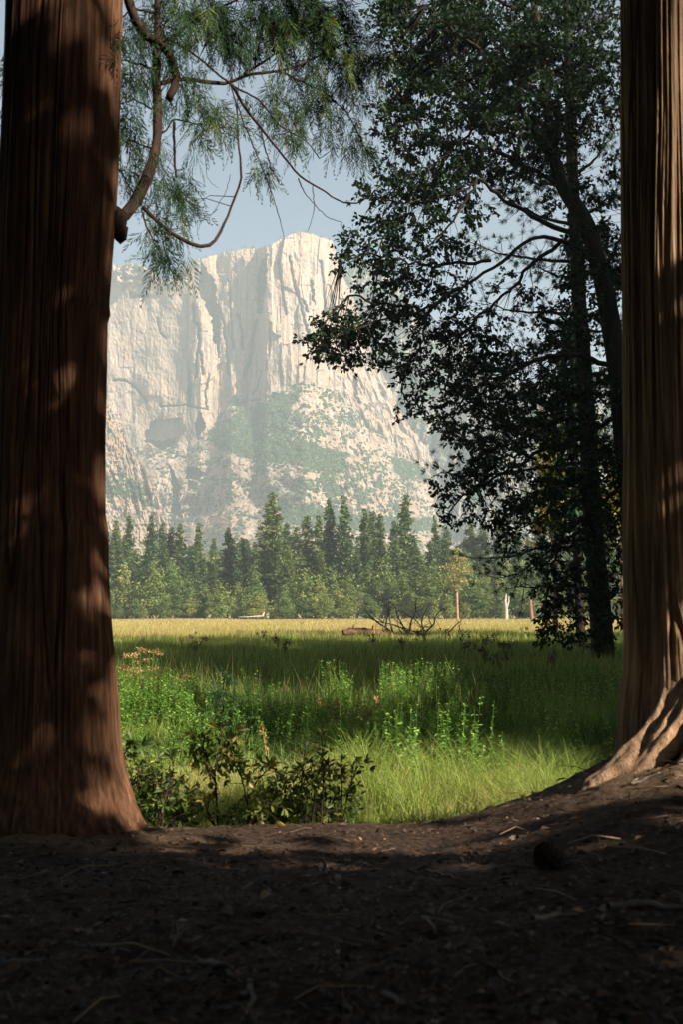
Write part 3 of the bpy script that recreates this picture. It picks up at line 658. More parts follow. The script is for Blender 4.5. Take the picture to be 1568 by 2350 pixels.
# ---------------------------------------------------------------- fallen dead tree on the meadow
Y0 = 62.0
def Q(l, Y=Y0): return P([a[0] for a in l], [a[1] for a in l], [Y+(a[2] if len(a) > 2 else 0) for a in l])
base = P(930, 1409, Y0); base[2] = float(gz(base[0], Y0))
t = thing('fallen_tree', 'fallen dead tree with bare grey branches spreading up out of the grass', 'dead tree', base)
def zt(x, y): return (1250+x*.3189)*.6272, (2050+y*.3189)*.6272
def zl(*pts): return [zt(*p) for p in pts]
br = [(zl((640, 885), (520, 770), (440, 715), (330, 620), (265, 540), (240, 440), (232, 360)), .11), (zl((860, 870), (700, 780), (560, 720), (430, 700), (330, 650), (240, 630), (80, 655)), .08),
      (zl((600, 870), (575, 760), (555, 640), (548, 570), (500, 510), (450, 430), (435, 350)), .10), (zl((515, 840), (515, 720), (530, 640), (552, 570), (560, 500), (535, 420)), .09),
      (zl((760, 890), (790, 740), (820, 650), (858, 590), (853, 460), (880, 425)), .12), (zl((755, 840), (690, 720), (640, 640), (630, 540), (570, 510), (535, 440)), .09),
      (zl((940, 870), (1000, 800), (1065, 740), (1075, 650), (1120, 580), (1180, 540)), .11), (zl((985, 870), (935, 760), (940, 680), (970, 620), (1010, 540), (1025, 500)), .09),
      (zl((1040, 760), (1010, 660), (1005, 570), (1010, 520)), .05), (zl((700, 880), (650, 750), (640, 660), (660, 620)), .06), (zl((470, 860), (480, 730), (500, 620), (510, 580)), .07),
      (zl((850, 870), (900, 800), (960, 740), (1020, 700)), .06), (zl((930, 850), (760, 770), (620, 650), (550, 600)), .07), (zl((920, 760), (870, 690), (800, 640), (700, 580), (600, 570)), .06),
      (zl((940, 690), (880, 630), (860, 580)), .05), (zl((858, 590), (930, 540), (1010, 525)), .035), (zl((300, 590), (200, 605), (100, 590)), .035), (zl((490, 720), (420, 650), (350, 570), (270, 545)), .05),
      (zl((1200, 865), (1260, 800), (1330, 730), (1380, 700), (1395, 640)), .08), (zl((1350, 850), (1355, 770), (1385, 690)), .06), (zl((1310, 865), (1390, 850), (1445, 815)), .06), (zl((1170, 850), (1200, 800), (1260, 770)), .04),
      (zl((620, 905), (760, 900), (850, 895), (930, 870), (1020, 845)), .09), (zl((560, 830), (700, 840), (860, 850), (940, 850)), .06), (zl((1000, 770), (900, 760), (820, 690)), .04)]
for i, (l, r) in enumerate(br):
    mb = MB(); yo = random.uniform(-1.6, 1.6)
    pts = resample(Q([(a, b_) for a, b_ in l], Y0+yo), 22)
    pts += np.cumsum(RNG.normal(size=pts.shape)*.012, 0)
    r *= .75
    tube(mb, pts, r*np.linspace(1, .25, 22), 6, .5, .2, i)
    for j in range(7 if r > .07 else 4):
        k = random.randint(6, 21); p = pts[k]; d = norm(pts[min(k+1, 21)]-pts[k-1]+RNG.normal(size=3)*.8)
        L_ = random.uniform(.3, .9); tube(mb, [p, p+d*L_*.5, p+d*L_+[0, 0, .1]], [r*.22, r*.15, .006], 4)
    mb.build('branch', M['dead_wood'], t, True)
b = P(826, 1409, 60.0); b[2] = float(gz(b[0], 60)); mb = MB()
pl = resample(np.array([b+[-.98, 0, .42], b+[-.2, .3, .5], b+[.9, .5, .42], b+[2.2, .9, .25], b+[3.2, 1.2, .1]]), 30)
tube(mb, pl, np.interp(np.linspace(0, 1, 30), [0, .1, .5, 1], [.16, .26, .22, .12]), 12, .5, .45, 4)
for k in (4, 12, 17): tube(mb, [pl[k], pl[k]+[.05, -.2, .35], pl[k]+[.08, -.2, .5]], [.06, .05, .01], 5)
tag(mb.build('rotten_log', M['rot_wood'], None, True, b), 'reddish rotten log in the grass left of the dead branches', 'log')

# ---------------------------------------------------------------- grass and herbs of the meadow
def vis_x(y, m=1.0): return .345*y+m
def grass(mb, n, y0, y1, hf, w0, seed, segs=3, bend=.35, tintf=None, xr=None, pw=1.0):
    rng = np.random.default_rng(seed)
    y = y0*(y1/y0)**(rng.uniform(0, 1, n)**pw); x = rng.uniform(-1, 1, n)*vis_x(y)
    if xr: x = rng.uniform(xr[0], xr[1], n)
    k = y > 5.25+.55*sm(np.abs(x), 1.0, 2.2); x, y = x[k], y[k]; n = len(x)
    z = gz(x, y)
    h = hf(x, y)*rng.uniform(.55, 1.15, n)
    a = rng.uniform(0, 2*math.pi, n); d = np.stack([np.cos(a), np.sin(a), 0*a], 1)
    side = np.stack([-np.sin(a), np.cos(a), 0*a], 1)
    # blades turn their width to every side
    b = rng.uniform(0, 2*math.pi, n); side = np.stack([np.cos(b), np.sin(b), 0*b], 1)
    w = w0(y)*rng.uniform(.6, 1.3, n)
    bd = bend*rng.uniform(.2, 1.6, n)*h
    base = np.stack([x, y, z-.03], 1)
    tint = np.clip(tintf(x, y)+rng.normal(size=n)*(.06+.08*sm(y, 10, 20))+(rng.uniform(size=n) < .10)*.25, 0, 1)
    rows = []
    for s in range(segs+1):
        f = s/segs
        c = base+d*(bd*f**2)[:, None]+np.array([0, 0, 1.])*(h*(f-.25*np.minimum(bd/h, 1)*f**2))[:, None]
        ww = (w*(1-f**1.4)*.5)[:, None]
        rows += [c-side*ww, c+side*ww] if s < segs else [c]
    V = np.stack(rows, 1); kk = V.shape[1]; o = (np.arange(n)*kk)[:, None]
    base_n = mb.n
    mb.add(V, np.zeros((0, 3), int), np.repeat(tint, kk))
    for s in range(segs-1): mb.F[4].append(o+np.array([[2*s, 2*s+1, 2*s+3, 2*s+2]])+base_n)
    s = segs-1; mb.F[3].append(o+np.array([[2*s, 2*s+1, 2*s+2]])+base_n)
def clump(x, y, s=1.0): return fbm(x*s, y*s, 0, 3, 301)
def hgt(x, y):
    near_ = .19+.20*clump(x, y, 1.6)
    tall = .60+.20*clump(x, y, .5)
    return np.clip(near_*(1-sm(y, 10.6, 12.5))*1.0+near_*sm(y, 10.6, 12.5)+(tall-near_)*sm(y, 10.6, 12.5), .1, 1.1)*(1-.12*sm(y, 60, 120))
def dry(x, y):  # sunlit near strip brightened, shaded meadow darkened in the tint; dryness farther out
    d = .30*(1-sm(y, 9.6, 11))+.03+.24*sm(y, 22, 44)+.36*sm(y, 44, 66)+.10*sm(y, 90, 200)
    d = d+.20*clump(x, y, 1.3)*(1-sm(y, 14, 20))+.13*clump(x, y, .16)+.12*clump(x, y, .03)*sm(y, 70, 140)
    d = d-.16*sm(x, 1, 8)*sm(y, 25, 45)*(1-sm(y, 60, 85))
    d = d+.34*np.exp(-((x+3.1)**2/.5+(y-10.4)**2/1.0))+.10*sm(clump(x, y, .9), .25, .6)*(y < 12)
    return np.clip(d, 0, 1)
mb = MB()
grass(mb, 85000, 6.0, 12.5, hgt, lambda y: .0055+.0002*y, 1, 4, .75, dry)
grass(mb, 150000, 11, 45, hgt, lambda y: .004+.0006*y, 2, 3, .38, dry)
grass(mb, 110000, 38, 120, hgt, lambda y: .004+.0005*y, 3, 2, .3, dry)
grass(mb, 75000, 100, 290, lambda x, y: .55+.12*clump(x, y, .08), lambda y: .0006*y, 4, 2, .3, dry)
grass(mb, 2600, 7, 13, lambda x, y: .36+.1*clump(x, y, .5), lambda y: .004+0*y, 9, 4, .9, lambda x, y: .55+.15*clump(x, y, .9))
grass(mb, 5200, 12.5, 48, lambda x, y: .95+.2*clump(x, y, .3), lambda y: .003+.00035*y, 8, 3, .22, lambda x, y: .60+.12*clump(x, y, .5))
tag(mb.build('meadow_grass', M['grass']), 'meadow grass, green near the trees and golden dry beyond', 'grass', kind='stuff')
# arching tufts in the sunlit strip
mb = MB(); rng = np.random.default_rng(6)
for i in range(95):
    u = rng.uniform(800, 1350); v = rng.uniform(1725, 1850); y = rng.uniform(7.6, 10.2); x = float(P(u, v, y)[0])
    if not 5.6 < y: continue
    grass(mb, 34, y-.12, y+.12, lambda a, b: .55+0*a, lambda a: .006+0*a, 500+i, 5, 1.0, lambda a, b: .12+.25*rng.uniform()+0*a, (x-.10, x+.10))
tag(mb.build('grass_tufts', M['grass']), 'long arching tufts of grass along the sunlit strip behind the bank', 'grass', kind='stuff')
def herbs(name, label, spots, mat, hmin, hmax, seed, lw=.035, dens=30, flower=0):
    mb = MB(); rng = np.random.default_rng(seed)
    for (x, y) in spots:
        z = float(gz(x, y)); h = rng.uniform(hmin, hmax); lean = rng.normal(size=2)*.07*h
        pts = np.array([[x, y, z], [x+lean[0]*.4, y+lean[1]*.4, z+h*.5], [x+lean[0], y+lean[1], z+h]]); pts = resample(pts, 7)
        tube(mb, pts, np.linspace(.004, .0015, 7), 3, .3)
        f = rng.uniform(.12, 1, dens); n = dens
        p = np.stack([np.interp(f, np.linspace(0, 1, 7), pts[:, k]) for k in range(3)], 1)
        a = rng.uniform(0, 2*math.pi, n); ax = np.stack([np.cos(a), np.sin(a), rng.uniform(-.5, .6, n)], 1)
        leaves(mb, p, ax, np.array([0, 0, 1.])+rng.normal(size=(n, 3))*.4, lw*rng.uniform(1.0, 2.3, n)*(1.15-.6*f), lw*rng.uniform(.6, 1.0, n)*(1.15-.6*f), np.clip(rng.uniform(0, .8, n)+.2*f, 0, 1), .12)
    return tag(mb.build(name, mat), label, 'plants', kind='stuff')
def spots(u0, u1, y0, y1, n, seed):
    rng = np.random.default_rng(seed); y = rng.uniform(y0, y1, n); u = rng.uniform(u0, u1, n)
    return [(float((a-CU)/FPX*b), float(b)) for a, b in zip(u, y)]
herbs('leafy_herbs', 'dense stand of tall bright green leafy herbs beside the left trunk', spots(255, 455, 12.0, 14.2, 330, 1), M['herb_leaf'], .62, .95, 1, .036, 42)
herbs('leafy_herbs', 'tall leafy herbs standing in the middle of the green meadow', spots(870, 1055, 13.4, 15.5, 190, 2)+spots(740, 800, 13.5, 15, 40, 12), M['herb_leaf'], .62, 1.02, 2, .036, 36)
herbs('leafy_herbs', 'dark low leafy herbs behind the shrubs in the middle', spots(420, 900, 11.3, 13.6, 330, 3), M['herb_leaf'], .35, .75, 3, .034, 30)
herbs('leafy_herbs', 'shaded herbs filling the meadow on the right below the dark pine', spots(1020, 1430, 12.2, 20, 330, 4), M['herb_leaf'], .4, .85, 4, .034, 28)
herbs('ferny_herbs', 'low feathery yellow green herbs in front of the tall middle herbs', spots(860, 1090, 10.4, 12.3, 210, 5), M['herb_leaf'], .3, .55, 5, .024, 60)
sp = []; rng = np.random.default_rng(66)
for i in range(84):
    y = 9.2*(24/9.2)**rng.uniform(); x = rng.uniform(-.32, .34)*y; r = rng.uniform(.12, .4)
    sp += [(x+rng.normal()*r, y+rng.normal()*r) for _ in range(11)]
herbs('weed_clumps', 'scattered clumps of leafy weeds among the meadow grass', sp, M['herb_leaf'], .25, .8, 6, .038, 30)
# umbel flowers above the left herbs, dead dock stalks farther out
YA = 12.9; rng = np.random.default_rng(15)
for i, (u, v) in enumerate([(290, 1530), (305, 1502), (322, 1490), (338, 1496), (352, 1495), (330, 1520), (312, 1545), (282, 1560), (410, 1560), (455, 1592), (345, 1535)]):
    top = P(u, v, YA+rng.uniform(-.4, .4)); x, y = top[0], top[1]; z = float(gz(x, y))
    t = thing('umbel_plant', 'tall umbel plant with dry tan flower heads above the left herbs', 'plant', (x, y, z), 'umbel plants above the left herbs')
    mb = MB(); pts = resample(np.array([[x-.05, y, z], [x-.03, y, z+(top[2]-z)*.6], top]), 8); tube(mb, pts, .005, 4, .4)
    for j in range(4):
        hd = MB()
        k = int(rng.integers(4, 7)); q = pts[k]+np.array([rng.uniform(-.10, .10), rng.uniform(-.06, .06), rng.uniform(.05, .16)])
        q = q if j else top
        tube(mb, [pts[k], q], [.003, .002], 3, .4)
        n = 46; c = q+np.stack([rng.normal(size=n)*.035, rng.normal(size=n)*.03, rng.normal(size=n)*.012], 1)
        leaves(hd, c, rdir(n, rng)+[0, 0, .6], rdir(n, rng), .024, .017, rng.uniform(0, 1, n)); hd.build('flower_head', M['dry_flower'], t)
    mb.build('stem', M['herb_leaf'], t)
for i in range(26):
    y = rng.uniform(20, 46); u = rng.uniform(880, 1400) if i < 19 else rng.uniform(420, 880); x = (u-CU)/FPX*y; z = float(gz(x, y)); h = rng.uniform(.75, 1.05)
    t = thing('seed_stalk', 'dry brown seed stalk rising from the shaded grass', 'plant', (x, y, z), 'dry seed stalks in the shaded meadow')
    mb = MB(); tube(mb, [[x, y, z], [x+.03, y, z+h*.6], [x+.05, y, z+h]], [.007, .006, .004], 4, .5)
    for j in range(5):
        hd = MB()
        q = np.array([x+rng.normal()*.10, y+rng.normal()*.06, z+h*rng.uniform(.72, 1.04)]); tube(mb, [[x+.03, y, z+h*.6], q], [.005, .003], 3, .5)
        n = 22; leaves(hd, q+rng.normal(size=(n, 3))*.035, rdir(n, rng), rdir(n, rng), .05, .035, rng.uniform(0, 1, n)); hd.build('seed_head', M['dark_seed'], t)
    mb.build('stem', M['dark_seed'], t)

# ---------------------------------------------------------------- the two big foreground trunks
def big_trunk(mb, redge, ledge, Y, zt_, amp, fa, fz, seed, nk=420, lump=.02, zfine=5.2, flat=.45):
    """bark-ridged trunk; redge/ledge give the photo columns of its two edges by photo row"""
    zs = np.r_[np.linspace(.25, zfine, 620), np.linspace(zfine+.1, zt_, 40)]
    vrow = np.array([1700-(z-.55)*FPX/Y*1.0 for z in zs])
    # photo row of each height on the trunk axis
    vv = np.linspace(-3200, 2300, 4000); zz = P(CU+0*vv, vv, Y)[:, 2]; vrow = np.interp(zs, zz[::-1], vv[::-1])
    ue = np.interp(vrow, redge[0], redge[1]); ul = np.interp(vrow, ledge[0], ledge[1])
    xr = P(ue, vrow, Y)[:, 0]; xl = P(ul, vrow, Y)[:, 0]
    up = zs > zfine
    cx = (xr+xl)/2; R = (xr-xl)/2
    k0 = np.argmax(up)-1
    R[up] = R[k0]*(1-.5*(zs[up]-zfine)/(zt_-zfine)); cx[up] = cx[k0]
    th = np.arange(nk)*2*math.pi/nk
    c, s = np.cos(th)[None], np.sin(th)[None]; Z = zs[:, None]
    wob = .35*noise(c*1.5, s*1.5, Z*.9, seed)
    c2 = np.cos(th[None]+wob*.25); s2 = np.sin(th[None]+wob*.25)
    rg = ridged(c2*fa, s2*fa, Z*fz, 3, seed, .55)
    lu = fbm(c*1.2, s*1.2, Z*.6, 3, seed+5)
    fine = fbm(c2*fa*4, s2*fa*4, Z*fz*5, 2, seed+9)
    ck = np.clip(1-np.abs(noise(c*2.6+wob*.3, s*2.6, Z*.32, seed+31))/.05, 0, 1)*sm(noise(c*1.1, s*1.1, Z*.5, seed+33), -.1, .3)
    D = R[:, None]-.022*ck+amp*(np.clip(rg, -.8, flat)-flat)+amp*.20*fine+lump*lu
    V = np.stack([cx[:, None]+D*c, Y+D*s, Z+0*D], -1)
    grid(mb, V, None, True); return cx, R, zs
YL = 5.0
t = thing('cedar_tree', 'huge reddish cedar trunk at the left with a hooked leafy branch', 'tree', (-1.43, YL, .6))
mb = MB()
RE = ([-3200, 0, 300, 500, 690, 712, 730, 800, 1000, 1180, 1220, 1300, 1500, 1600, 1700, 1760, 1800, 1850, 1880, 1905, 1960, 2300], [285, 281, 269, 259, 246, 248, 242, 240, 237, 240, 247, 248, 260, 266, 272, 281, 290, 303, 314, 326, 345, 400])
LE = ([-3200, 0, 300, 500, 1000, 1400, 1700, 1800, 1900, 2300], [28, 24, 10, 2, -14, -30, -55, -80, -120, -220])
big_trunk(mb, RE, LE, YL, 12, .017, 8.0, .16, 401, 560, .016, 5.2, .2)
mb.build('trunk', M['cedar_bark'], t, True)
CED = t
t = thing('cedar_tree', 'massive furrowed grey brown trunk with spreading roots at the right edge', 'tree', (1.85, YL, .7))
mb = MB()
LE2 = ([-3200, 0, 600, 1000, 1300, 1500, 1560, 1620, 1720, 1780, 1900, 2300], [1424, 1428, 1432, 1436, 1441, 1444, 1440, 1432, 1426, 1418, 1395, 1340])
RE2 = ([-3200, 0, 1000, 1500, 1700, 1900, 2300], [1640, 1650, 1665, 1705, 1750, 1820, 1920])
big_trunk(mb, RE2, LE2, YL+.05, 12, .027, 6.5, .13, 431, 560, .016, 5.2, .10)
mb.build('trunk', M['grey_bark'], t, True)
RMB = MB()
def root(pts, rad, seed):
    mb = RMB; q = resample(np.array([list(P(a, b, c)) for a, b, c in pts]), 90)
    r = np.interp(np.linspace(0, 1, 90), np.linspace(0, 1, len(rad)), rad)
    k = 64; th = np.arange(k)*2*math.pi/k
    T = norm(np.gradient(q, axis=0)); A = norm(np.cross(T, [0, 0, 1.])); B = np.cross(A, T)
    i = np.arange(90)[:, None]*.5
    R = r[:, None]*(1+.20*ridged(np.cos(th)[None]*1.8+seed, np.sin(th)[None]*1.8, i*.05, 2, 5)+.22*fbm(np.cos(th)[None]*1.6, np.sin(th)[None]*1.6+seed, i*.13, 4, 8)+.14*np.clip(ridged(np.cos(th)[None]*4+.6*noise(i*.1, 0, 0, 3), np.sin(th)[None]*4+seed, i*.05, 2, 15), -.8, .2))
    V = q[:, None]+R[..., None]*(np.cos(th)[None, :, None]*A[:, None]+np.sin(th)[None, :, None]*B[:, None])
    b0 = mb.n; grid(mb, V, None, True); nn = len(q)
    for e, rev in ((0, 0), (nn-1, 1)):          # close both ends
        mb.add(q[e][None], np.zeros((0, 3), int)); c = mb.n-1; a_ = b0+e*k+np.arange(k); b_ = b0+e*k+(np.arange(k)+1) % k
        mb.F[3].append(np.stack([b_, a_, np.full(k, c)] if not rev else [a_, b_, np.full(k, c)], -1))
root([(1560, 1560, 4.84), (1532, 1620, 4.82), (1503, 1676, 4.78), (1470, 1722, 4.74), (1432, 1760, 4.70), (1398, 1785, 4.68), (1368, 1800, 4.67), (1345, 1830, 4.62)], [.055, .045, .045, .05, .055, .052, .048, .03], 1)
root([(1630, 1550, 4.78), (1580, 1640, 4.72), (1538, 1705, 4.66), (1492, 1752, 4.62), (1445, 1788, 4.6), (1420, 1805, 4.6)], [.075, .066, .062, .056, .04, .02], 2)
root([(1700, 1600, 4.6), (1650, 1680, 4.52), (1600, 1745, 4.48), (1550, 1785, 4.46)], [.09, .08, .06, .03], 3)
for (u, v, Y, r) in [(1510, 1745, 4.76, .09), (1575, 1720, 4.74, .11), (1450, 1785, 4.74, .07), (1374, 1800, 4.66, .055)]:
    RMB.add(P(u, v, Y)+IV*r*np.array([1.2, .9, .75]), IF)
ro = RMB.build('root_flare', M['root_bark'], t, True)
rm = ro.modifiers.new('remesh', 'REMESH'); rm.mode = 'VOXEL'; rm.voxel_size = .0085; rm.use_smooth_shade = True
sm_ = ro.modifiers.new('smooth', 'SMOOTH'); sm_.factor = .5; sm_.iterations = 7
RCED = t

# hooked branches of the left cedar with hanging sprays
def line(pts, Ya, Yb):
    n = len(pts); return np.array([list(P(p[0], p[1], Ya+(Yb-Ya)*i/max(1, n-1))) for i, p in enumerate(pts)])
CB = [([(240, 515), (262, 512), (285, 500), (310, 455), (335, 410), (350, 340), (352, 240), (348, 170), (355, 100), (353, 0), (350, -120)], 5.1, 5.6, .034, .018),
      ([(352, 200), (400, 181), (450, 182), (530, 195), (560, 170), (640, 165), (690, 150), (740, 120), (800, 90)], 5.5, 6.4, .014, .005),
      ([(530, 195), (560, 250), (600, 300), (650, 360), (685, 410), (720, 425), (780, 465), (815, 467), (838, 448)], 5.8, 6.2, .010, .004),
      ([(325, 475), (370, 520), (420, 550), (455, 569), (490, 568), (500, 545), (515, 520), (535, 470), (562, 410), (548, 330), (548, 260), (530, 195)], 5.3, 5.8, .012, .004),
      ([(285, -30), (305, 40), (345, 90), (380, 115), (400, 150), (405, 190), (388, 225)], 5.4, 5.4, .030, .022),
      ([(400, 280), (402, 340), (406, 405)], 5.6, 5.6, .009, .006),
      ([(360, 110), (420, 60), (480, 20), (560, -20)], 5.6, 6.2, .010, .005),
      ([(360, 75), (430, 110), (480, 150), (530, 192)], 5.6, 5.8, .007, .006),
      ([(530, 195), (600, 230), (640, 290), (700, 320), (730, 360)], 5.8, 6.2, .007, .003), ([(560, 170), (620, 130), (700, 80), (790, 40)], 5.9, 6.4, .008, .003),
      ([(640, 165), (690, 190), (740, 210), (790, 250), (830, 330)], 6.0, 6.5, .007, .003), ([(545, 240), (590, 350), (625, 430), (648, 505), (655, 545)], 5.8, 6, .005, .002),
      ([(685, 410), (700, 450), (725, 480), (750, 508), (782, 514)], 6, 6.1, .004, .002), ([(720, 425), (724, 480), (716, 520), (709, 535)], 6.1, 6.2, .003, .0015),
      ([(600, 300), (615, 350), (640, 400), (648, 416)], 5.9, 6, .005, .003), ([(350, 340), (300, 310), (262, 330)], 5.5, 5.4, .006, .003), ([(350, 250), (310, 220), (265, 240)], 5.5, 5.4, .006, .003),
      ([(352, 160), (310, 150), (270, 130)], 5.5, 5.5, .007, .004), ([(310, 455), (290, 430), (265, 395)], 5.3, 5.3, .005, .003), ([(350, 330), (400, 270), (450, 280), (520, 290)], 5.6, 5.9, .006, .003),
      ([(330, 490), (360, 560), (385, 600)], 5.4, 5.5, .006, .002), ([(353, 30), (300, 20), (270, 60)], 5.5, 5.5, .008, .004), ([(250, 545), (262, 570), (248, 590)], 5.1, 5.1, .006, .002),
      ([(530, 400), (520, 440), (480, 500), (440, 512)], 5.8, 5.8, .002, .001), ([(470, 340), (472, 400), (500, 430)], 5.9, 5.9, .002, .001), ([(500, 480), (460, 500), (450, 540)], 5.8, 5.8, .002, .001)]
SK = []
for i, (l, a, b, r0, r1) in enumerate(CB):
    mb = MB(); n = 26; q = resample(line(l, a, b), n); q += np.cumsum(RNG.normal(size=q.shape)*.0025, 0)
    tube(mb, q, np.linspace(r0, r1, n), 8, .5, .22, i)
    if i == 0:          # the burl where the branch leaves the trunk
        th = IV*np.array([.055, .06, .085])*(1+.25*noise(IV[:, 0]*3, IV[:, 1]*3, IV[:, 2]*3)[:, None])
        c = P(268, 510, 5.08); mb.add(th+c, IF, .5); mb.add(th*.7+c+[.02, 0, -.06], IF, .5)
    mb.build('branch', M['twig_bark'], CED, True); SK.append(q)
SKP = np.concatenate(SK[:4]+SK[6:12]+SK[15:21])
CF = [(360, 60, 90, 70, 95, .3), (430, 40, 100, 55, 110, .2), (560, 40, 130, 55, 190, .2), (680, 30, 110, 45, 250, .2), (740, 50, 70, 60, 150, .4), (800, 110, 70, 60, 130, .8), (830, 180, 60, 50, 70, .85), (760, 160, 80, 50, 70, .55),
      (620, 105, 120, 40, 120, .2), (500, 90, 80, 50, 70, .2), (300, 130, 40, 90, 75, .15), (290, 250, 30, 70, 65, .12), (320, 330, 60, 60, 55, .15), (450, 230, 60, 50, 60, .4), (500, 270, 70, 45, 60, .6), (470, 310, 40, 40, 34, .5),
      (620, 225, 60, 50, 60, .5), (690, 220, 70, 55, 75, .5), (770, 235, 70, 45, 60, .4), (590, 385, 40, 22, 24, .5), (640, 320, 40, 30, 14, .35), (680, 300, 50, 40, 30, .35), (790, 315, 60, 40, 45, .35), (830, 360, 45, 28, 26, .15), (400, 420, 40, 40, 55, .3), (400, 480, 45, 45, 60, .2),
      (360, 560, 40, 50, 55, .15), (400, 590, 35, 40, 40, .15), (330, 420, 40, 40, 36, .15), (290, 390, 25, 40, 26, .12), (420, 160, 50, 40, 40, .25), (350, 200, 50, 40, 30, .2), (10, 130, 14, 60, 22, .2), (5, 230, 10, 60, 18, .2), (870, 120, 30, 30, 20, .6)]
mb = MB(); rng = np.random.default_rng(77); tw = MB()
for (u, v, ru, rv, n, lit) in CF:
    n = int(n*(.62 if v < 140 or u > 620 else .46))
    a = rng.uniform(0, 2*math.pi, n); r = np.sqrt(rng.uniform(0, 1, n))
    uu = u+ru*r*np.cos(a); vv = v+rv*r*np.sin(a)-12
    Y = (5.5+1.0*np.clip((uu-300)/500, -.1, 1))+rng.normal(size=n)*.28
    Y = np.where(uu < 60, 6.4, Y)
    root_ = P(uu, vv, Y)
    for p in root_[::2]:
        lt = .34 if rng.uniform() < lit*.7 else 0  # sprays in the sun get a brighter tint
        for _ in range(3):                     # flat drooping fronds with paired side sprays
            L_ = rng.uniform(.10, .20); out_ = norm(rng.normal(size=3)*.62+np.array([.22, 0, -1.0])); sd = norm(np.cross(out_, rng.normal(size=3)))
            m_ = 20; f = np.repeat(np.linspace(.02, 1, m_//2), 2); sg = np.tile([1., -1.], m_//2)
            sp = p+rng.normal(size=3)*.02+out_*L_*f[:, None]+np.array([0, 0, -.30])*(L_*f**2)[:, None]
            d = norm(out_*(1+rng.normal(size=(m_, 1))*.2)+sd*(sg*.85*(1.05-f*.7))[:, None]+rng.normal(size=(m_, 3))*.16+np.array([0, 0, -.25]))
            ln = L_*(.40*(1-f)+.14)*rng.uniform(.7, 1.25, m_)
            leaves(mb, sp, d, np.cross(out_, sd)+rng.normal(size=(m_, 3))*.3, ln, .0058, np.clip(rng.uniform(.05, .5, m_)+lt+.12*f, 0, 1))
    k = rng.uniform(size=n) < .33
    for p in root_[k]:
        j = np.argmin(((SKP-p)**2).sum(1)); q = SKP[j]; dd = np.linalg.norm(q-p)
        if .03 < dd < .6: tube(tw, [q, (q+p)/2+[0, 0, .12*dd], p], [.0028, .0022, .0012], 4)
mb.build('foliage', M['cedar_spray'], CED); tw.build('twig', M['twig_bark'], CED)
def canopy(parent, c, R, H, n, seed, size=.3, mat=None):
    rng = np.random.default_rng(seed); mb = MB()
    d = rdir(n, rng)*rng.uniform(.25, 1, (n, 1))**.5; p = np.array(c)+d*np.array([R, R, H])
    p += .5*rng.normal(size=(n, 3))*.3
    leaves(mb, p, rdir(n, rng), rdir(n, rng), size, size*.6, rng.uniform(0, 1, n))
    return mb.build('crown', mat or M['shade_leaf'], parent)
canopy(CED, (-1.3, 4.6, 11.5), 3.2, 3.8, 7000, 1, .42); canopy(RCED, (1.9, 4.6, 11.5), 3.4, 3.8, 7000, 2, .42)

# ---------------------------------------------------------------- oak on the right
YO = 22.0
base = np.array([float(P(1475, 1500, YO)[0]), YO, 0.0]); base[2] = float(gz(base[0], YO))
OAK = thing('oak_tree', 'dark leafy oak leaning in from the right with a dense crown of small leaves', 'tree', base)
mb = MB(); rng = np.random.default_rng(88)
OT = [(1478, 1530, 0), (1455, 1250, 0), (1437, 1050, 0), (1420, 850, 0), (1385, 640, -.3), (1345, 500, -.5), (1284, 425, -.5), (1262, 300, -.4), (1250, 150, -.2), (1225, 0, 0), (1190, -200, .2)]
ot = resample(np.array([list(P(a, b, YO+c)) for a, b, c in OT]), 60); ot[0, 2] = base[2]-.1
tube(mb, ot, np.interp(np.linspace(0, 1, 60), [0, .45, .6, .7, 1], [.27, .21, .16, .11, .05]), 12, .5, .12, 3)
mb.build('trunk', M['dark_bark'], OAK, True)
OB = [([(1262, 350), (1200, 270), (1140, 180), (1060, 100), (960, 40)], -.4, -1.6, .09), ([(1330, 548), (1240, 510), (1170, 480), (1120, 440), (1112, 412), (1090, 445), (1060, 500), (990, 590)], -.5, -1.5, .06),
      ([(1380, 625), (1290, 550), (1200, 545), (1130, 600), (1060, 660), (960, 710), (850, 740), (760, 780)], -.4, -2.2, .055), ([(1290, 550), (1200, 615), (1142, 668), (1080, 740), (1010, 800)], -.6, -1.5, .05),
      ([(1250, 200), (1330, 130), (1400, 40)], 0, .8, .07), ([(1284, 425), (1180, 370), (1060, 330), (940, 320)], -.5, -1.0, .06), ([(1262, 300), (1150, 260), (1020, 190), (930, 190)], -.4, .6, .06), ([(1420, 850), (1320, 820), (1200, 850), (1100, 900), (1020, 980)], 0, -1.4, .07),
      ([(1430, 950), (1340, 1000), (1230, 1050), (1130, 1120), (1050, 1190)], 0, -1, .07), ([(1440, 1100), (1370, 1150), (1300, 1230), (1260, 1330), (1250, 1430)], 0, -.8, .06), ([(1385, 640), (1420, 560), (1440, 460)], 0, .5, .06),
      ([(1112, 412), (1060, 420), (960, 440), (870, 450)], -.8, -1.3, .035), ([(1130, 600), (1000, 600), (880, 590), (790, 605)], -1, -1.6, .04), ([(1060, 660), (1000, 720), (940, 820), (930, 900)], -1.3, -1.6, .035), ([(1200, 270), (1100, 270), (1000, 360), (910, 420)], -.5, -1.2, .04),
      ([(1230, 1050), (1150, 1010), (1070, 980), (1030, 960)], -.4, -1.2, .03), ([(1225, 40), (1120, 0), (1010, -40)], 0, -1, .05), ([(960, 710), (880, 690), (800, 690), (740, 730), (710, 800)], -1.7, -2.3, .03)]
OS = [ot[24:]]
for i, (l, a, b, r) in enumerate(OB):
    q = resample(line(l, YO+a, YO+b), 34); q += np.cumsum(rng.normal(size=q.shape)*.03, 0); mb = MB()
    tube(mb, q, np.linspace(r, .014, 34), 7, .5, .15, i); mb.build('branch', M['dark_bark'], OAK, True); OS.append(q)
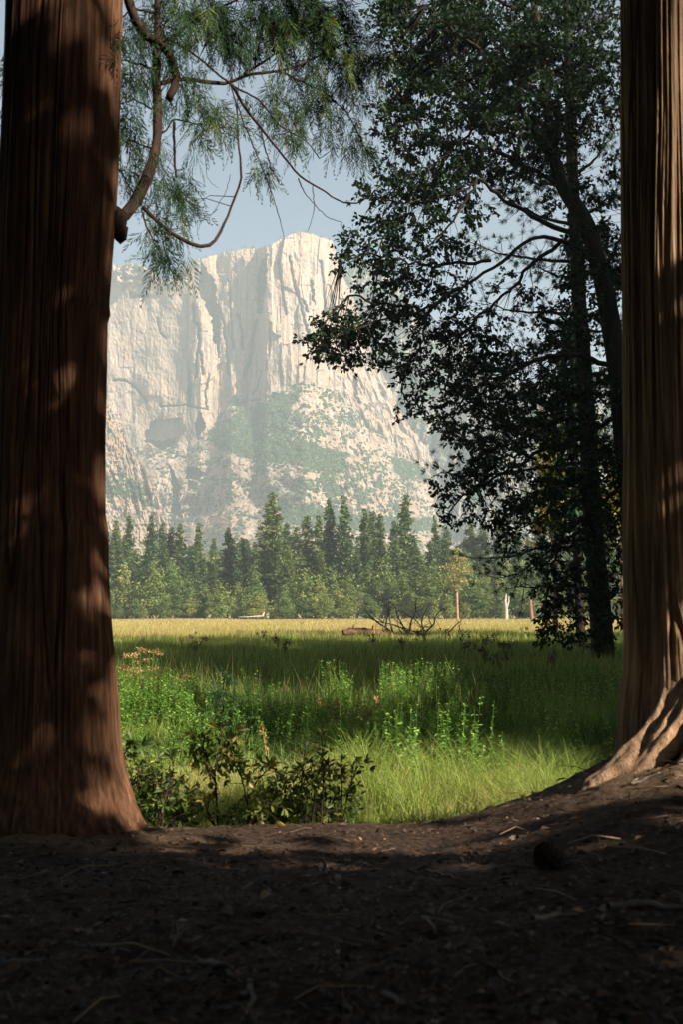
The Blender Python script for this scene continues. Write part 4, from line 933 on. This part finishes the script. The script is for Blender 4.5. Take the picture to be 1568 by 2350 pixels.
OSP = np.concatenate(OS)
OF = [(900, 30, 62, 42, 1), (1000, 60, 130, 90, 1.25), (1150, 60, 150, 100, 1.25), (1310, 70, 130, 110, 1.1), (955, 165, 75, 55, 1), (1050, 200, 150, 85, 1.15), (1200, 220, 140, 95, 1.15), (1360, 230, 80, 120, .8), (950, 300, 85, 55, 1), (905, 250, 40, 40, .7), (1010, 385, 140, 65, 1.1), (1130, 340, 120, 75, 1),
      (1270, 350, 70, 60, .6), (925, 430, 90, 38, .9), (868, 447, 48, 24, .7), (1000, 480, 130, 48, .85), (905, 522, 85, 38, .9), (855, 572, 80, 38, .85), (800, 602, 42, 24, .8), (930, 600, 80, 46, .8), (1015, 570, 80, 36, .7), (885, 642, 75, 34, .8), (965, 690, 95, 46, .85), (1030, 640, 55, 55, .6), (850, 740, 98, 42, .9),
      (780, 782, 68, 52, .85), (738, 800, 40, 40, .8), (770, 728, 42, 30, .7), (850, 812, 78, 40, .8), (930, 800, 60, 46, .55), (970, 862, 58, 48, .75), (940, 922, 38, 36, .6), (1020, 770, 90, 56, .8), (1100, 760, 80, 60, .75), (1080, 860, 95, 66, .9), (1160, 900, 100, 80, .95), (1040, 960, 56, 46, .8),
      (1120, 1000, 100, 58, .95), (1220, 960, 95, 80, .85), (1080, 1085, 66, 46, .85), (1040, 1150, 38, 50, .75), (1150, 1100, 80, 58, .9), (1200, 1180, 80, 46, .8), (1120, 1175, 48, 28, .6), (1300, 1000, 90, 100, .9), (1400, 1000, 56, 150, 1), (1290, 1150, 95, 76, 1), (1400, 1200, 56, 120, 1), (1330, 1290, 86, 58, 1),
      (1290, 1370, 66, 56, .95), (1395, 1390, 50, 60, .8), (1330, 1440, 80, 36, .6), (1268, 1455, 30, 46, .6), (1350, 600, 80, 80, .8), (1255, 700, 80, 56, .45), (1390, 450, 38, 95, .6), (1180, 640, 50, 26, .3), (1320, 760, 76, 58, .8), (1400, 700, 38, 95, .9), (1240, 830, 90, 50, .6), (1220, 420, 60, 50, .4), (1180, 1260, 60, 30, .35), (1330, 880, 80, 60, .8), (1300, 440, 70, 50, .7), (1350, 540, 60, 55, .7), (1400, 610, 40, 60, .7), (1265, 300, 60, 60, .7)]
lf = MB(); tw = MB()
for (u, v, ru, rv, dn) in OF:
    nc = int(ru*rv*math.pi/30*(3.3 if v < 330 else 2.45)*dn/30)+1
    a = rng.uniform(0, 2*math.pi, nc); r = rng.uniform(0, 1, nc)**.55
    uu = u+ru*r*np.cos(a)*1.02; vv = v+rv*r*np.sin(a)*1.02
    Yc = YO-1.0*np.clip((1300-u)/500, 0, 1)+rng.normal(size=nc)*max(.5, min(ru, rv)/FPX*YO*.8)
    C = P(uu, vv, Yc)
    for c in C:
        d2 = ((OSP-c)**2).sum(1); j = int(np.argmin(d2)); q = OSP[j]; dd = math.sqrt(d2[j])
        if dd < 2.4:
            mid = (q+c)/2+np.array([0, 0, -.06*dd])+rng.normal(size=3)*.05*dd; tube(tw, [q, mid, c], [.006+.005*dd, .006, .003], 3, .5)
        n = 30; td = norm(rdir(4, rng)*np.array([1, 1, .6])+norm(c-q)*.6+np.array([0, 0, -.1])); tl = rng.uniform(.16, .34, 4)
        for j in range(4): tube(tw, [c, c+td[j]*tl[j]], [.0028, .0012], 3, .5)
        w_ = rng.integers(0, 4, n); f = rng.uniform(.1, 1.05, n); p = c+td[w_]*(tl[w_]*f)[:, None]+rng.normal(size=(n, 3))*.018
        ax = rdir(n, rng)*.8+td[w_]*.8+np.array([0, 0, -.25])
        s = rng.uniform(.075, .135, n)
        leaves(lf, p, ax, rdir(n, rng)+np.array([0, 0, .6]), s, s*.58, np.clip(rng.beta(2, 2.6, n)*.85+(rng.uniform(size=n) < .03)*.5, 0, 1), .1)
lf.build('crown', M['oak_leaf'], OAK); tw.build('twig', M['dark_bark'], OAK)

# ---------------------------------------------------------------- dark pine behind the oak
YP = 29.0
base = np.array([float(P(1386, 1500, YP)[0]), YP, 0.0]); base[2] = float(gz(base[0], YP))
PINE = thing('pine_tree', 'dark straight pine trunk with long needled boughs behind the oak', 'tree', base)
q = resample(np.array([list(P(a, b, YP)) for a, b in [(1388, 1545), (1378, 1400), (1362, 1200), (1350, 1000), (1337, 800), (1325, 600), (1315, 400), (1306, 150), (1300, -120)]]), 60); q[0, 2] = base[2]-.1
mb = MB(); tube(mb, q, np.r_[.40, np.linspace(.33, .10, 59)], 14, .5, .10, 2); mb.build('trunk', M['dark_bark'], PINE, True)
PB = [(1230, 1085, 1285), (1200, 1150, 1330), (1060, 1010, 1085), (960, 1040, 980), (870, 1090, 900), (800, 1060, 850), (720, 1120, 700), (600, 1080, 560), (520, 1150, 430), (430, 1180, 400), (640, 1230, 600), (900, 1200, 960), (760, 1440, 740), (640, 1430, 560), (500, 1430, 420), (400, 1420, 300), (300, 1180, 300), (200, 1400, 160), (1120, 1150, 1210), (1000, 1430, 1040),
      (1180, 1440, 1260), (850, 1430, 900), (330, 1200, 380), (150, 1150, 180), (60, 1380, 40), (1300, 1180, 1345), (940, 1150, 1010), (780, 1180, 800), (1090, 1180, 1120)]
nd = MB(); rng = np.random.default_rng(99)
for (v0, u1, v1) in PB:
    u0 = np.interp(v0, [0, 400, 800, 1000, 1400], [1303, 1315, 1337, 1350, 1378]); dy = rng.uniform(-2.2, 1.8)
    l = line([(u0, v0), (u0*.6+u1*.4, v0*.65+v1*.35+10), (u0*.25+u1*.75, v0*.2+v1*.8+14), (u1, v1)], YP, YP+dy)
    q = resample(l, 20); q += np.cumsum(rng.normal(size=q.shape)*.015, 0); mb = MB(); tube(mb, q, np.linspace(.06, .012, 20), 6, .5, .1)
    for j in range(48):
        k = int(rng.integers(5, 20)); p = q[k]; d = norm(q[min(19, k+1)]-q[k-1]+rng.normal(size=3)*.75); e = p+d*rng.uniform(.25, .8)+[0, 0, rng.uniform(-.05, .2)]
        if rng.uniform() < .6: tube(mb, [p, (p+e)/2, e], [.012, .009, .005], 4)
        n = 42; dn = norm(d+rng.normal(size=(n, 3))*.75); leaves(nd, np.repeat(e[None], n, 0)-dn*.02, dn, rdir(n, rng), rng.uniform(.14, .23, n), .010, rng.uniform(0, .8, n)*(1 if rng.uniform() < .85 else 1.25))
    mb.build('branch', M['dark_bark'], PINE, True)
nd.build('foliage', M['pine_needle'], PINE)
Y = 48.0; b = np.array([float(P(1333, 1400, Y)[0]), Y, 0.0]); b[2] = float(gz(b[0], Y)); t = thing('pine_tree', 'thinner dark trunk just left of the foot of the dark pine', 'tree', b)
mb = MB(); tube(mb, resample(np.array([b+[0, 0, -.1], P(1326, 1250, Y), P(1318, 1000, Y), P(1312, 700, Y)]), 20), np.linspace(.24, .10, 20), 9, .5, .1); mb.build('trunk', M['dark_bark'], t, True)
mb = MB(); n = 1500; f = rng.uniform(0, 1, n); a = rng.uniform(0, 6.28, n); r = 1.8*(1-f*.7)*rng.uniform(0, 1, n)**.5
leaves(mb, np.stack([b[0]-.15+np.cos(a)*r, Y+np.sin(a)*r, 5+f*11], 1), rdir(n, rng), rdir(n, rng), .5, .22, rng.uniform(0, .7, n)); mb.build('crown', M['pine_needle'], t)
# sunlit yellowing maple seen through the boughs
Y = 66.0
for (u, vt, k, s, lab) in [(1275, 955, 0, 1.0, 'yellowing maple glowing behind the dark pine trunk'), (1430, 1010, 2, .9, 'yellow green maple showing between the pine and the right trunk')]:
    b = P(u, 1409, Y); b[2] = float(gz(b[0], Y))-.1; H = float(P(u, vt, Y)[2]-b[2])
    t = thing('maple_tree', lab, 'tree', b); tm = trunk_mb(H*.6, .2, k, .03); tm.V = [v_+b for v_ in tm.V]; tm.build('trunk', M['far_bark'], t, True)
    mb = MB(); broadleaf_crown(mb, H, 2.6*s, H*.42, 300+k, 10, 330, .28); mb.V = [v_+b for v_ in mb.V]; mb.build('crown', M['maple_leaf'], t); Y += 3

# ---------------------------------------------------------------- shrubs behind the crest of the bank
def shrub(label, stems, Yb, seed, nt, Ll, tintb, gap=.33):
    rng = np.random.default_rng(seed)
    s0 = stems[0][0]; b = P(s0[0], s0[1], Yb); b[2] = float(gz(b[0], Yb))
    t = thing('shrub', label, 'shrub', b); st = MB(); lv = MB()
    def whorl(p, d, n, L_):
        a = rng.uniform(0, 6.28, n); A = norm(np.cross(d, [.3, .2, 1.])); B = np.cross(d, A)
        dd = norm(A*np.cos(a)[:, None]+B*np.sin(a)[:, None]+d*rng.uniform(.25, 1.3, n)[:, None])
        leaves(lv, np.repeat(p[None], n, 0)+dd*.006, dd, norm(d+rng.normal(size=(n, 3))*.35), L_*rng.uniform(.6, 1.15, n), L_*.33*rng.uniform(.8, 1.15, n), np.clip(tintb+rng.normal(size=n)*.20, 0, 1), .16, 'leaf')
    for l in stems:
        st = MB(); Y = Yb+rng.normal()*.12
        q = resample(np.array([list(P(a, c, Y+rng.normal()*.03)) for a, c in l]), 22)
        tube(st, q, np.linspace(.0065, .0022, 22), 5, .5)
        whorl(q[-1], norm(q[-1]-q[-3]), 8, Ll*1.05)
        for j in range(nt):
            k = int(rng.integers(int(22*gap), 22)); p = q[k]; d = norm(q[min(21, k+1)]-q[k-1]+rng.normal(size=3)*1.0); e = p+d*rng.uniform(.03, .14)
            tube(st, [p, e], [.0022, .0014], 4, .5); whorl(e, d, int(rng.integers(4, 8)), Ll*rng.uniform(.7, 1))
        st.build('stem', M['twig_bark'], t, True)
    lv.build('foliage', M['shrub_leaf'], t)
shrub('dark leafy shrub against the foot of the left trunk', [[(345, 1910), (340, 1850), (312, 1790), (320, 1760)], [(370, 1910), (375, 1840), (400, 1760), (395, 1735)], [(390, 1910), (410, 1850), (435, 1815)], [(355, 1910), (352, 1830), (350, 1775)], [(335, 1910), (315, 1850), (300, 1805)], [(380, 1910), (400, 1870), (420, 1862)], [(360, 1900), (370, 1820), (360, 1785)]], 5.75, 1, 26, .058, .30, .25)
shrub('open shrub with two thin bare stems and yellowing leaf tips', [[(500, 1915), (497, 1840), (492, 1770), (505, 1700), (510, 1668)], [(575, 1915), (568, 1840), (552, 1780), (545, 1720), (540, 1690)], [(497, 1800), (470, 1750), (450, 1745)], [(492, 1760), (520, 1710), (545, 1678)], [(568, 1830), (590, 1790), (620, 1760)], [(494, 1780), (465, 1720), (470, 1690)], [(552, 1780), (530, 1735), (520, 1715)], [(500, 1900), (480, 1880), (470, 1840)], [(575, 1900), (600, 1860), (610, 1830)]], 5.65, 2, 15, .060, .66, .4)
shrub('dense twiggy shrub with a tall leafy spire, rightmost on the bank', [[(680+i*16, 1912), (680+i*17+random.uniform(-12, 12), 1830), (650+i*22+random.uniform(-10, 10), 1740+abs(i-4)*12)] for i in range(8)]+[[(735, 1905), (742, 1790), (738, 1690)], [(660, 1910), (640, 1850), (632, 1790)], [(700, 1910), (690, 1800), (700, 1720)], [(780, 1905), (795, 1850), (800, 1822)]], 5.7, 3, 17, .055, .5, .2)
shrub('low leafy shrub in the gap between the open shrub and the dense one', [[(610, 1912), (605, 1860), (590, 1835)], [(635, 1912), (640, 1850), (650, 1800)], [(585, 1912), (560, 1880), (548, 1860)], [(650, 1910), (665, 1850), (680, 1825)], [(620, 1912), (622, 1870), (618, 1830)], [(540, 1912), (535, 1890), (530, 1870)]], 5.9, 4, 22, .052, .45, .15)
shrub('single dark leafy shoot beside the left trunk above the shrubs', [[(262, 1790), (270, 1740), (285, 1712)], [(266, 1760), (290, 1722), (300, 1700)]], 5.5, 5, 3, .075, .15, .7)
# young conifer in the shade behind the shrubs
Y = 10.6; b = P(512, 1700, Y); b[2] = float(gz(b[0], Y)); top = P(512, 1540, Y)
t = thing('sapling', 'small dark young conifer in the shade behind the open shrub', 'sapling', b)
st = MB(); tube(st, [b, (b+top)/2, top], [.012, .009, .004], 6); st.build('stem', M['twig_bark'], t, True)
lv = MB(); rng = np.random.default_rng(31); h = top[2]-b[2]
for i in range(46):
    f = rng.uniform(.35, 1.0); a = rng.uniform(0, 6.28); r = (.40*(1-f)**.6+.05)*rng.uniform(.6, 1.1); p0 = b+(top-b)*f
    e = p0+np.array([math.cos(a)*r, math.sin(a)*r, .05*r]); n = 34; g = rng.uniform(.15, 1, n)[:, None]
    leaves(lv, p0+(e-p0)*g, norm((e-p0)+rng.normal(size=(n, 3))*.22), rdir(n, rng)+[0, 0, 1], .045, .009, rng.uniform(0, 1, n))
lv.build('foliage', M['sapling_needle'], t)
# dry reddish stalk
Y = 9.0; l = resample(np.array([list(P(a, b, Y)) for a, b in [(617, 1790), (612, 1740), (605, 1690), (600, 1655)]]), 12); l[0, 2] = float(gz(l[0, 0], Y)); mb = MB()
tube(mb, l, np.linspace(.006, .003, 12), 5, .5); n = 60; f = RNG.uniform(6, 11, n).astype(int)
leaves(mb, l[f]+RNG.normal(size=(n, 3))*.008, rdir(n), rdir(n), .025, .016, .3); tag(mb.build('dock_stalk', M['dry_flower'], None, False, l[0]), 'single dry reddish stalk standing right of the open shrub', 'plant')
# brown dead fern fronds in the middle meadow
mb = MB(); rng = np.random.default_rng(41)
for i in range(26):
    u = rng.uniform(770, 830); y = rng.uniform(12.2, 13.2); x = (u-CU)/FPX*y; z = float(gz(x, y)); a = rng.uniform(0, 6.28); h = rng.uniform(.3, .55)
    q = resample(np.array([[x, y, z], [x+.1*math.cos(a), y+.1*math.sin(a), z+h*.7], [x+.3*math.cos(a), y+.3*math.sin(a), z+h]]), 8); tube(mb, q, .003, 3, .4)
    n = 30; k = rng.integers(2, 8, n); leaves(mb, q[k], rdir(n, rng), rdir(n, rng), .07, .02, rng.uniform(0, 1, n))
tag(mb.build('dead_bracken', M['dry_flower']), 'brown dead bracken in the middle of the shaded meadow', 'plants', kind='stuff')

# ---------------------------------------------------------------- litter, sticks and cones on the forest floor
def gl(x, y): return gz(x, y)+np.exp(-(np.maximum(np.asarray(y)-5, 0)**2)/2)*(.010*fbm(np.asarray(x)*7, np.asarray(y)*7, 0, 4, 31)+.005*ridged(np.asarray(x)*22, np.asarray(y)*16, 0, 2, 37))
m, nt, out = nodes('litter'); L = nt.links.new
at = N(nt, 'ShaderNodeAttribute', attribute_name='tint'); r = ramp(nt, at.outputs['Fac'], [(0, (.018, .011, .008)), (.5, (.06, .034, .02)), (.8, (.14, .085, .05)), (1, (.36, .25, .15))])
pb = N(nt, 'ShaderNodeBsdfPrincipled', Roughness=.7); pb.inputs['Specular IOR Level'].default_value = .25; L(r.outputs[0], pb.inputs['Base Color']); L(pb.outputs[0], out.inputs[0]); M['litter'] = m
rng = np.random.default_rng(51); mb = MB()
def scat(n):
    y = 1.1*(5.3/1.1)**rng.uniform(0, 1, n); x = rng.uniform(-1, 1, n)*(.37*y+.25); return x, y
n = 26000; x, y = scat(n); z = gl(x, y); a = rng.uniform(0, 6.28, n); ax = np.stack([np.cos(a), np.sin(a), rng.normal(size=n)*.14], 1)
leaves(mb, np.stack([x, y, z+.003+rng.uniform(0, .006, n)], 1), ax, np.array([0, 0, 1.])+rng.normal(size=(n, 3))*.3, rng.uniform(.03, .12, n), rng.uniform(.0012, .003, n), rng.beta(2, 3, n)*.95)
n = 9000; x, y = scat(n); z = gl(x, y); a = rng.uniform(0, 6.28, n); ax = np.stack([np.cos(a), np.sin(a), rng.normal(size=n)*.25], 1); s = rng.uniform(.008, .034, n)
leaves(mb, np.stack([x, y, z+.004], 1), ax, np.array([0, 0, 1.])+rng.normal(size=(n, 3))*.4, s, s*.6, rng.beta(1.5, 2.5, n), .15)
n = 1500; x, y = scat(n); z = gl(x, y); a = rng.uniform(0, 6.28, n); ax = np.stack([np.cos(a), np.sin(a), rng.normal(size=n)*.2], 1); s = rng.uniform(.025, .065, n)
leaves(mb, np.stack([x, y, z+.005], 1), ax, np.array([0, 0, 1.])+rng.normal(size=(n, 3))*.45, s, s*rng.uniform(.25, .6, n), rng.beta(1.6, 2.6, n), .25, 'leaf')
n = 420; x, y = scat(n); z = gl(x, y)+.006; a = rng.uniform(0, 6.28, n); L_ = rng.uniform(.06, .22, n)
for i in range(n):
    d = np.array([math.cos(a[i]), math.sin(a[i]), 0])*L_[i]; p = np.array([x[i], y[i], z[i]]); k = rng.normal(size=3)*.012; k[2] = abs(k[2])
    tube(mb, [p, p+d*.5+k, p+d], [.0022, .002, .0012], 4, rng.uniform(.2, .95))
tag(mb.build('leaf_litter', M['litter']), 'brown needles and leaf scraps strewn over the forest floor', 'litter', kind='stuff')
STK = [([(1400, 2090), (1480, 2082), (1575, 2092)], .011, 'pale grey stick reaching in from the right edge of the forest floor'), ([(965, 1993), (1010, 2003), (1065, 2025)], .006, 'thin pale bent twig left of the pine cone'), ([(455, 2215), (500, 2225), (540, 2248)], .009, 'curved tan twig in the lower left of the forest floor'),
       ([(0, 2212), (50, 2216), (105, 2208)], .010, 'grey stick cut by the left edge near the bottom'), ([(880, 2290), (910, 2300), (925, 2318)], .008, 'short pale twig near the bottom centre'), ([(570, 2260), (585, 2300), (560, 2349)], .007, 'forked looking upright twig near the bottom left of centre'),
       ([(970, 2110), (990, 2125), (1005, 2148)], .006, 'short hooked twig below the bent pale twig'), ([(1205, 1960), (1250, 1950), (1290, 1945)], .006, 'slim grey stick just behind the pine cone'), ([(1225, 2116), (1270, 2108), (1330, 2105)], .009, 'dark stick in front of the pine cone'),
       ([(1450, 1800), (1490, 1786), (1520, 1778)], .007, 'pale stick lying in the sun at the foot of the roots'), ([(170, 2170), (250, 2178), (300, 2190)], .006, 'thin brown twig on the left half of the forest floor'), ([(745, 2010), (750, 1985), (742, 1970)], .006, 'small upright twig in the middle of the forest floor')]
gy_ = np.linspace(1.2, 5.4, 600)
def on_floor(u, v):
    # where the sight line of photo point (u, v) meets the forest floor
    q = P(u, v, gy_); k = np.argmax(q[:, 2] < gl(q[:, 0], gy_)); return q[k]
for i, (l, r, lab) in enumerate(STK):
    q = resample(np.array([on_floor(*p) for p in l]), 12); q[:, 2] = gl(q[:, 0], q[:, 1])+r*.8; mb = MB(); q += np.cumsum(RNG.normal(size=q.shape)*.0012, 0)
    tube(mb, q, r*np.linspace(1, .6, 12), 7, .5, .25, i); tag(mb.build('stick', M['dead_wood'], None, True, q[0]), lab, 'stick')
def cone(u, v, s, lab, rz):
    p = on_floor(u, v); mb = MB(); rng = np.random.default_rng(int(u)); n = 150
    i = np.arange(n); t_ = (i+.5)/n; a = i*2.39996; rad = s*.42*np.sin(math.pi*np.clip(t_*.86+.10, 0, 1))**.8
    axd = norm(np.array([math.cos(rz), math.sin(rz), .35])); A = norm(np.cross(axd, [0, 0, 1.])); B = np.cross(axd, A)
    d = A*np.cos(a)[:, None]+B*np.sin(a)[:, None]; c = np.array([p[0], p[1], float(gl(p[0], p[1]))+s*.36])
    core = c+axd*((t_-.5)*s)[:, None]
    tube(mb, c+axd*np.linspace(-.5, .5, 9)[:, None]*s, s*.24*np.sin(np.linspace(.35, 2.9, 9)), 10, .2)
    leaves(mb, core+d*(rad*.35)[:, None], d+axd*.55, axd+d*.2, rad*.95, s*.20, rng.uniform(.0, .5, n), .2, 'leaf')
    tag(mb.build('pine_cone', M['litter'], None, False, c), lab, 'pine cone')
cone(1268, 1998, .115, 'large dark open pine cone lying on the shaded forest floor', 2.4)
cone(490, 1892, .085, 'small dark pine cone on the crest of the bank in front of the shrubs', .6)

# ---------------------------------------------------------------- forest behind and beside the viewpoint (casts the shade)
def SQ(s, q): return SH[0]*s+.6*q, SH[1]*s+.8*q
SHC = []
for k in range(2):
    t = thing('conifer', 'x', 'tree', (0, 0, 0)); trunk_mb(29, .45, 160+k).build('trunk', M['dark_bark'], t, True)
    mb = MB(); conifer_crown(mb, 30, 5.2, 2.0, 140+k, 1.0, .12, 7, 1.35); mb.build('crown', M['shade_leaf'], t); SHC.append(t)
SHB = []
for k in range(2):
    t = thing('oak_tree', 'x', 'tree', (0, 0, 0)); trunk_mb(16, .4, 170+k).build('trunk', M['dark_bark'], t, True)
    mb = MB(); broadleaf_crown(mb, 20, 5.4, 3.5, 180+k, 16, 520, .75); mb.build('crown', M['shade_leaf'], t); SHB.append(t)
su = set()
def shade(src, k, x, y, H, wide=1.0, grp='side'):
    H0 = 30. if src is SHC else 20.
    o = src[k] if (id(src), k) not in su else copy_tree(src[k]); su.add((id(src), k)); s = H/H0
    o.location = (x, y, float(gz(x, y))-.1); o.scale = (s*wide, s*wide, s); o.rotation_euler = (0, 0, random.uniform(0, 6.28))
    tag(o, 'tall forest tree standing to the right of the view' if grp == 'side' else 'forest tree standing behind the viewpoint', 'tree', 'trees to the right of the view' if grp == 'side' else 'trees behind the viewpoint')
TAN = math.tan(ELEV)
# right-hand forest edge: (s, q, height)
for i, (k, s, q, H, w) in enumerate(SIDE): shade(SHC if k == 'C' else SHB, i % 2, *SQ(s, q), H, w)
for i, (k, s, q, H, w) in enumerate(BACK): shade(SHB, i % 2, *SQ(s, q), H, w, 'back')

for i, (s, q, zc, R, H) in enumerate(SHADE_CASTERS):  # out-of-view crowns put in to block sun and sky
    x, y = SQ(s, q); t = thing('oak_tree', 'added unseen tree blocking sun for dappled shade', 'tree', (x, y, float(gz(x, y))-.1), 'added unseen shade trees')
    mb = MB(); tube(mb, [(x, y, .6), (x+.1, y, zc*.6), (x, y, zc+H*.7)], [.2, .15, .04], 8, .5, .1); mb.build('trunk', M['dark_bark'], t, True)
    canopy(t, (x, y, zc), R, H, int(420*R*max(R, 1.8)*H**.5/1.6), 200+i, .34)
# ---------------------------------------------------------------- haze
m, nt, out = nodes('haze'); pv = N(nt, 'ShaderNodeVolumePrincipled'); pv.inputs['Color'].default_value = (.81, .95, .97, 1); pv.inputs['Density'].default_value = HAZE; pv.inputs['Anisotropy'].default_value = 0.0
nt.links.new(pv.outputs[0], out.inputs['Volume'])
def box(x0, x1, y0, y1, z0, z1):
    mb = MB(); V = np.array([[x, y, z] for z in (z0, z1) for y in (y0, y1) for x in (x0, x1)], float)
    mb.add(V, np.array([[0, 2, 3, 1], [4, 5, 7, 6], [0, 1, 5, 4], [2, 6, 7, 3], [0, 4, 6, 2], [1, 3, 7, 5]])); return mb
tag(box(-5300, 5300, -300, 6300, -30, 880).build('haze', m), 'thin pale haze filling the valley', 'haze', kind='stuff')
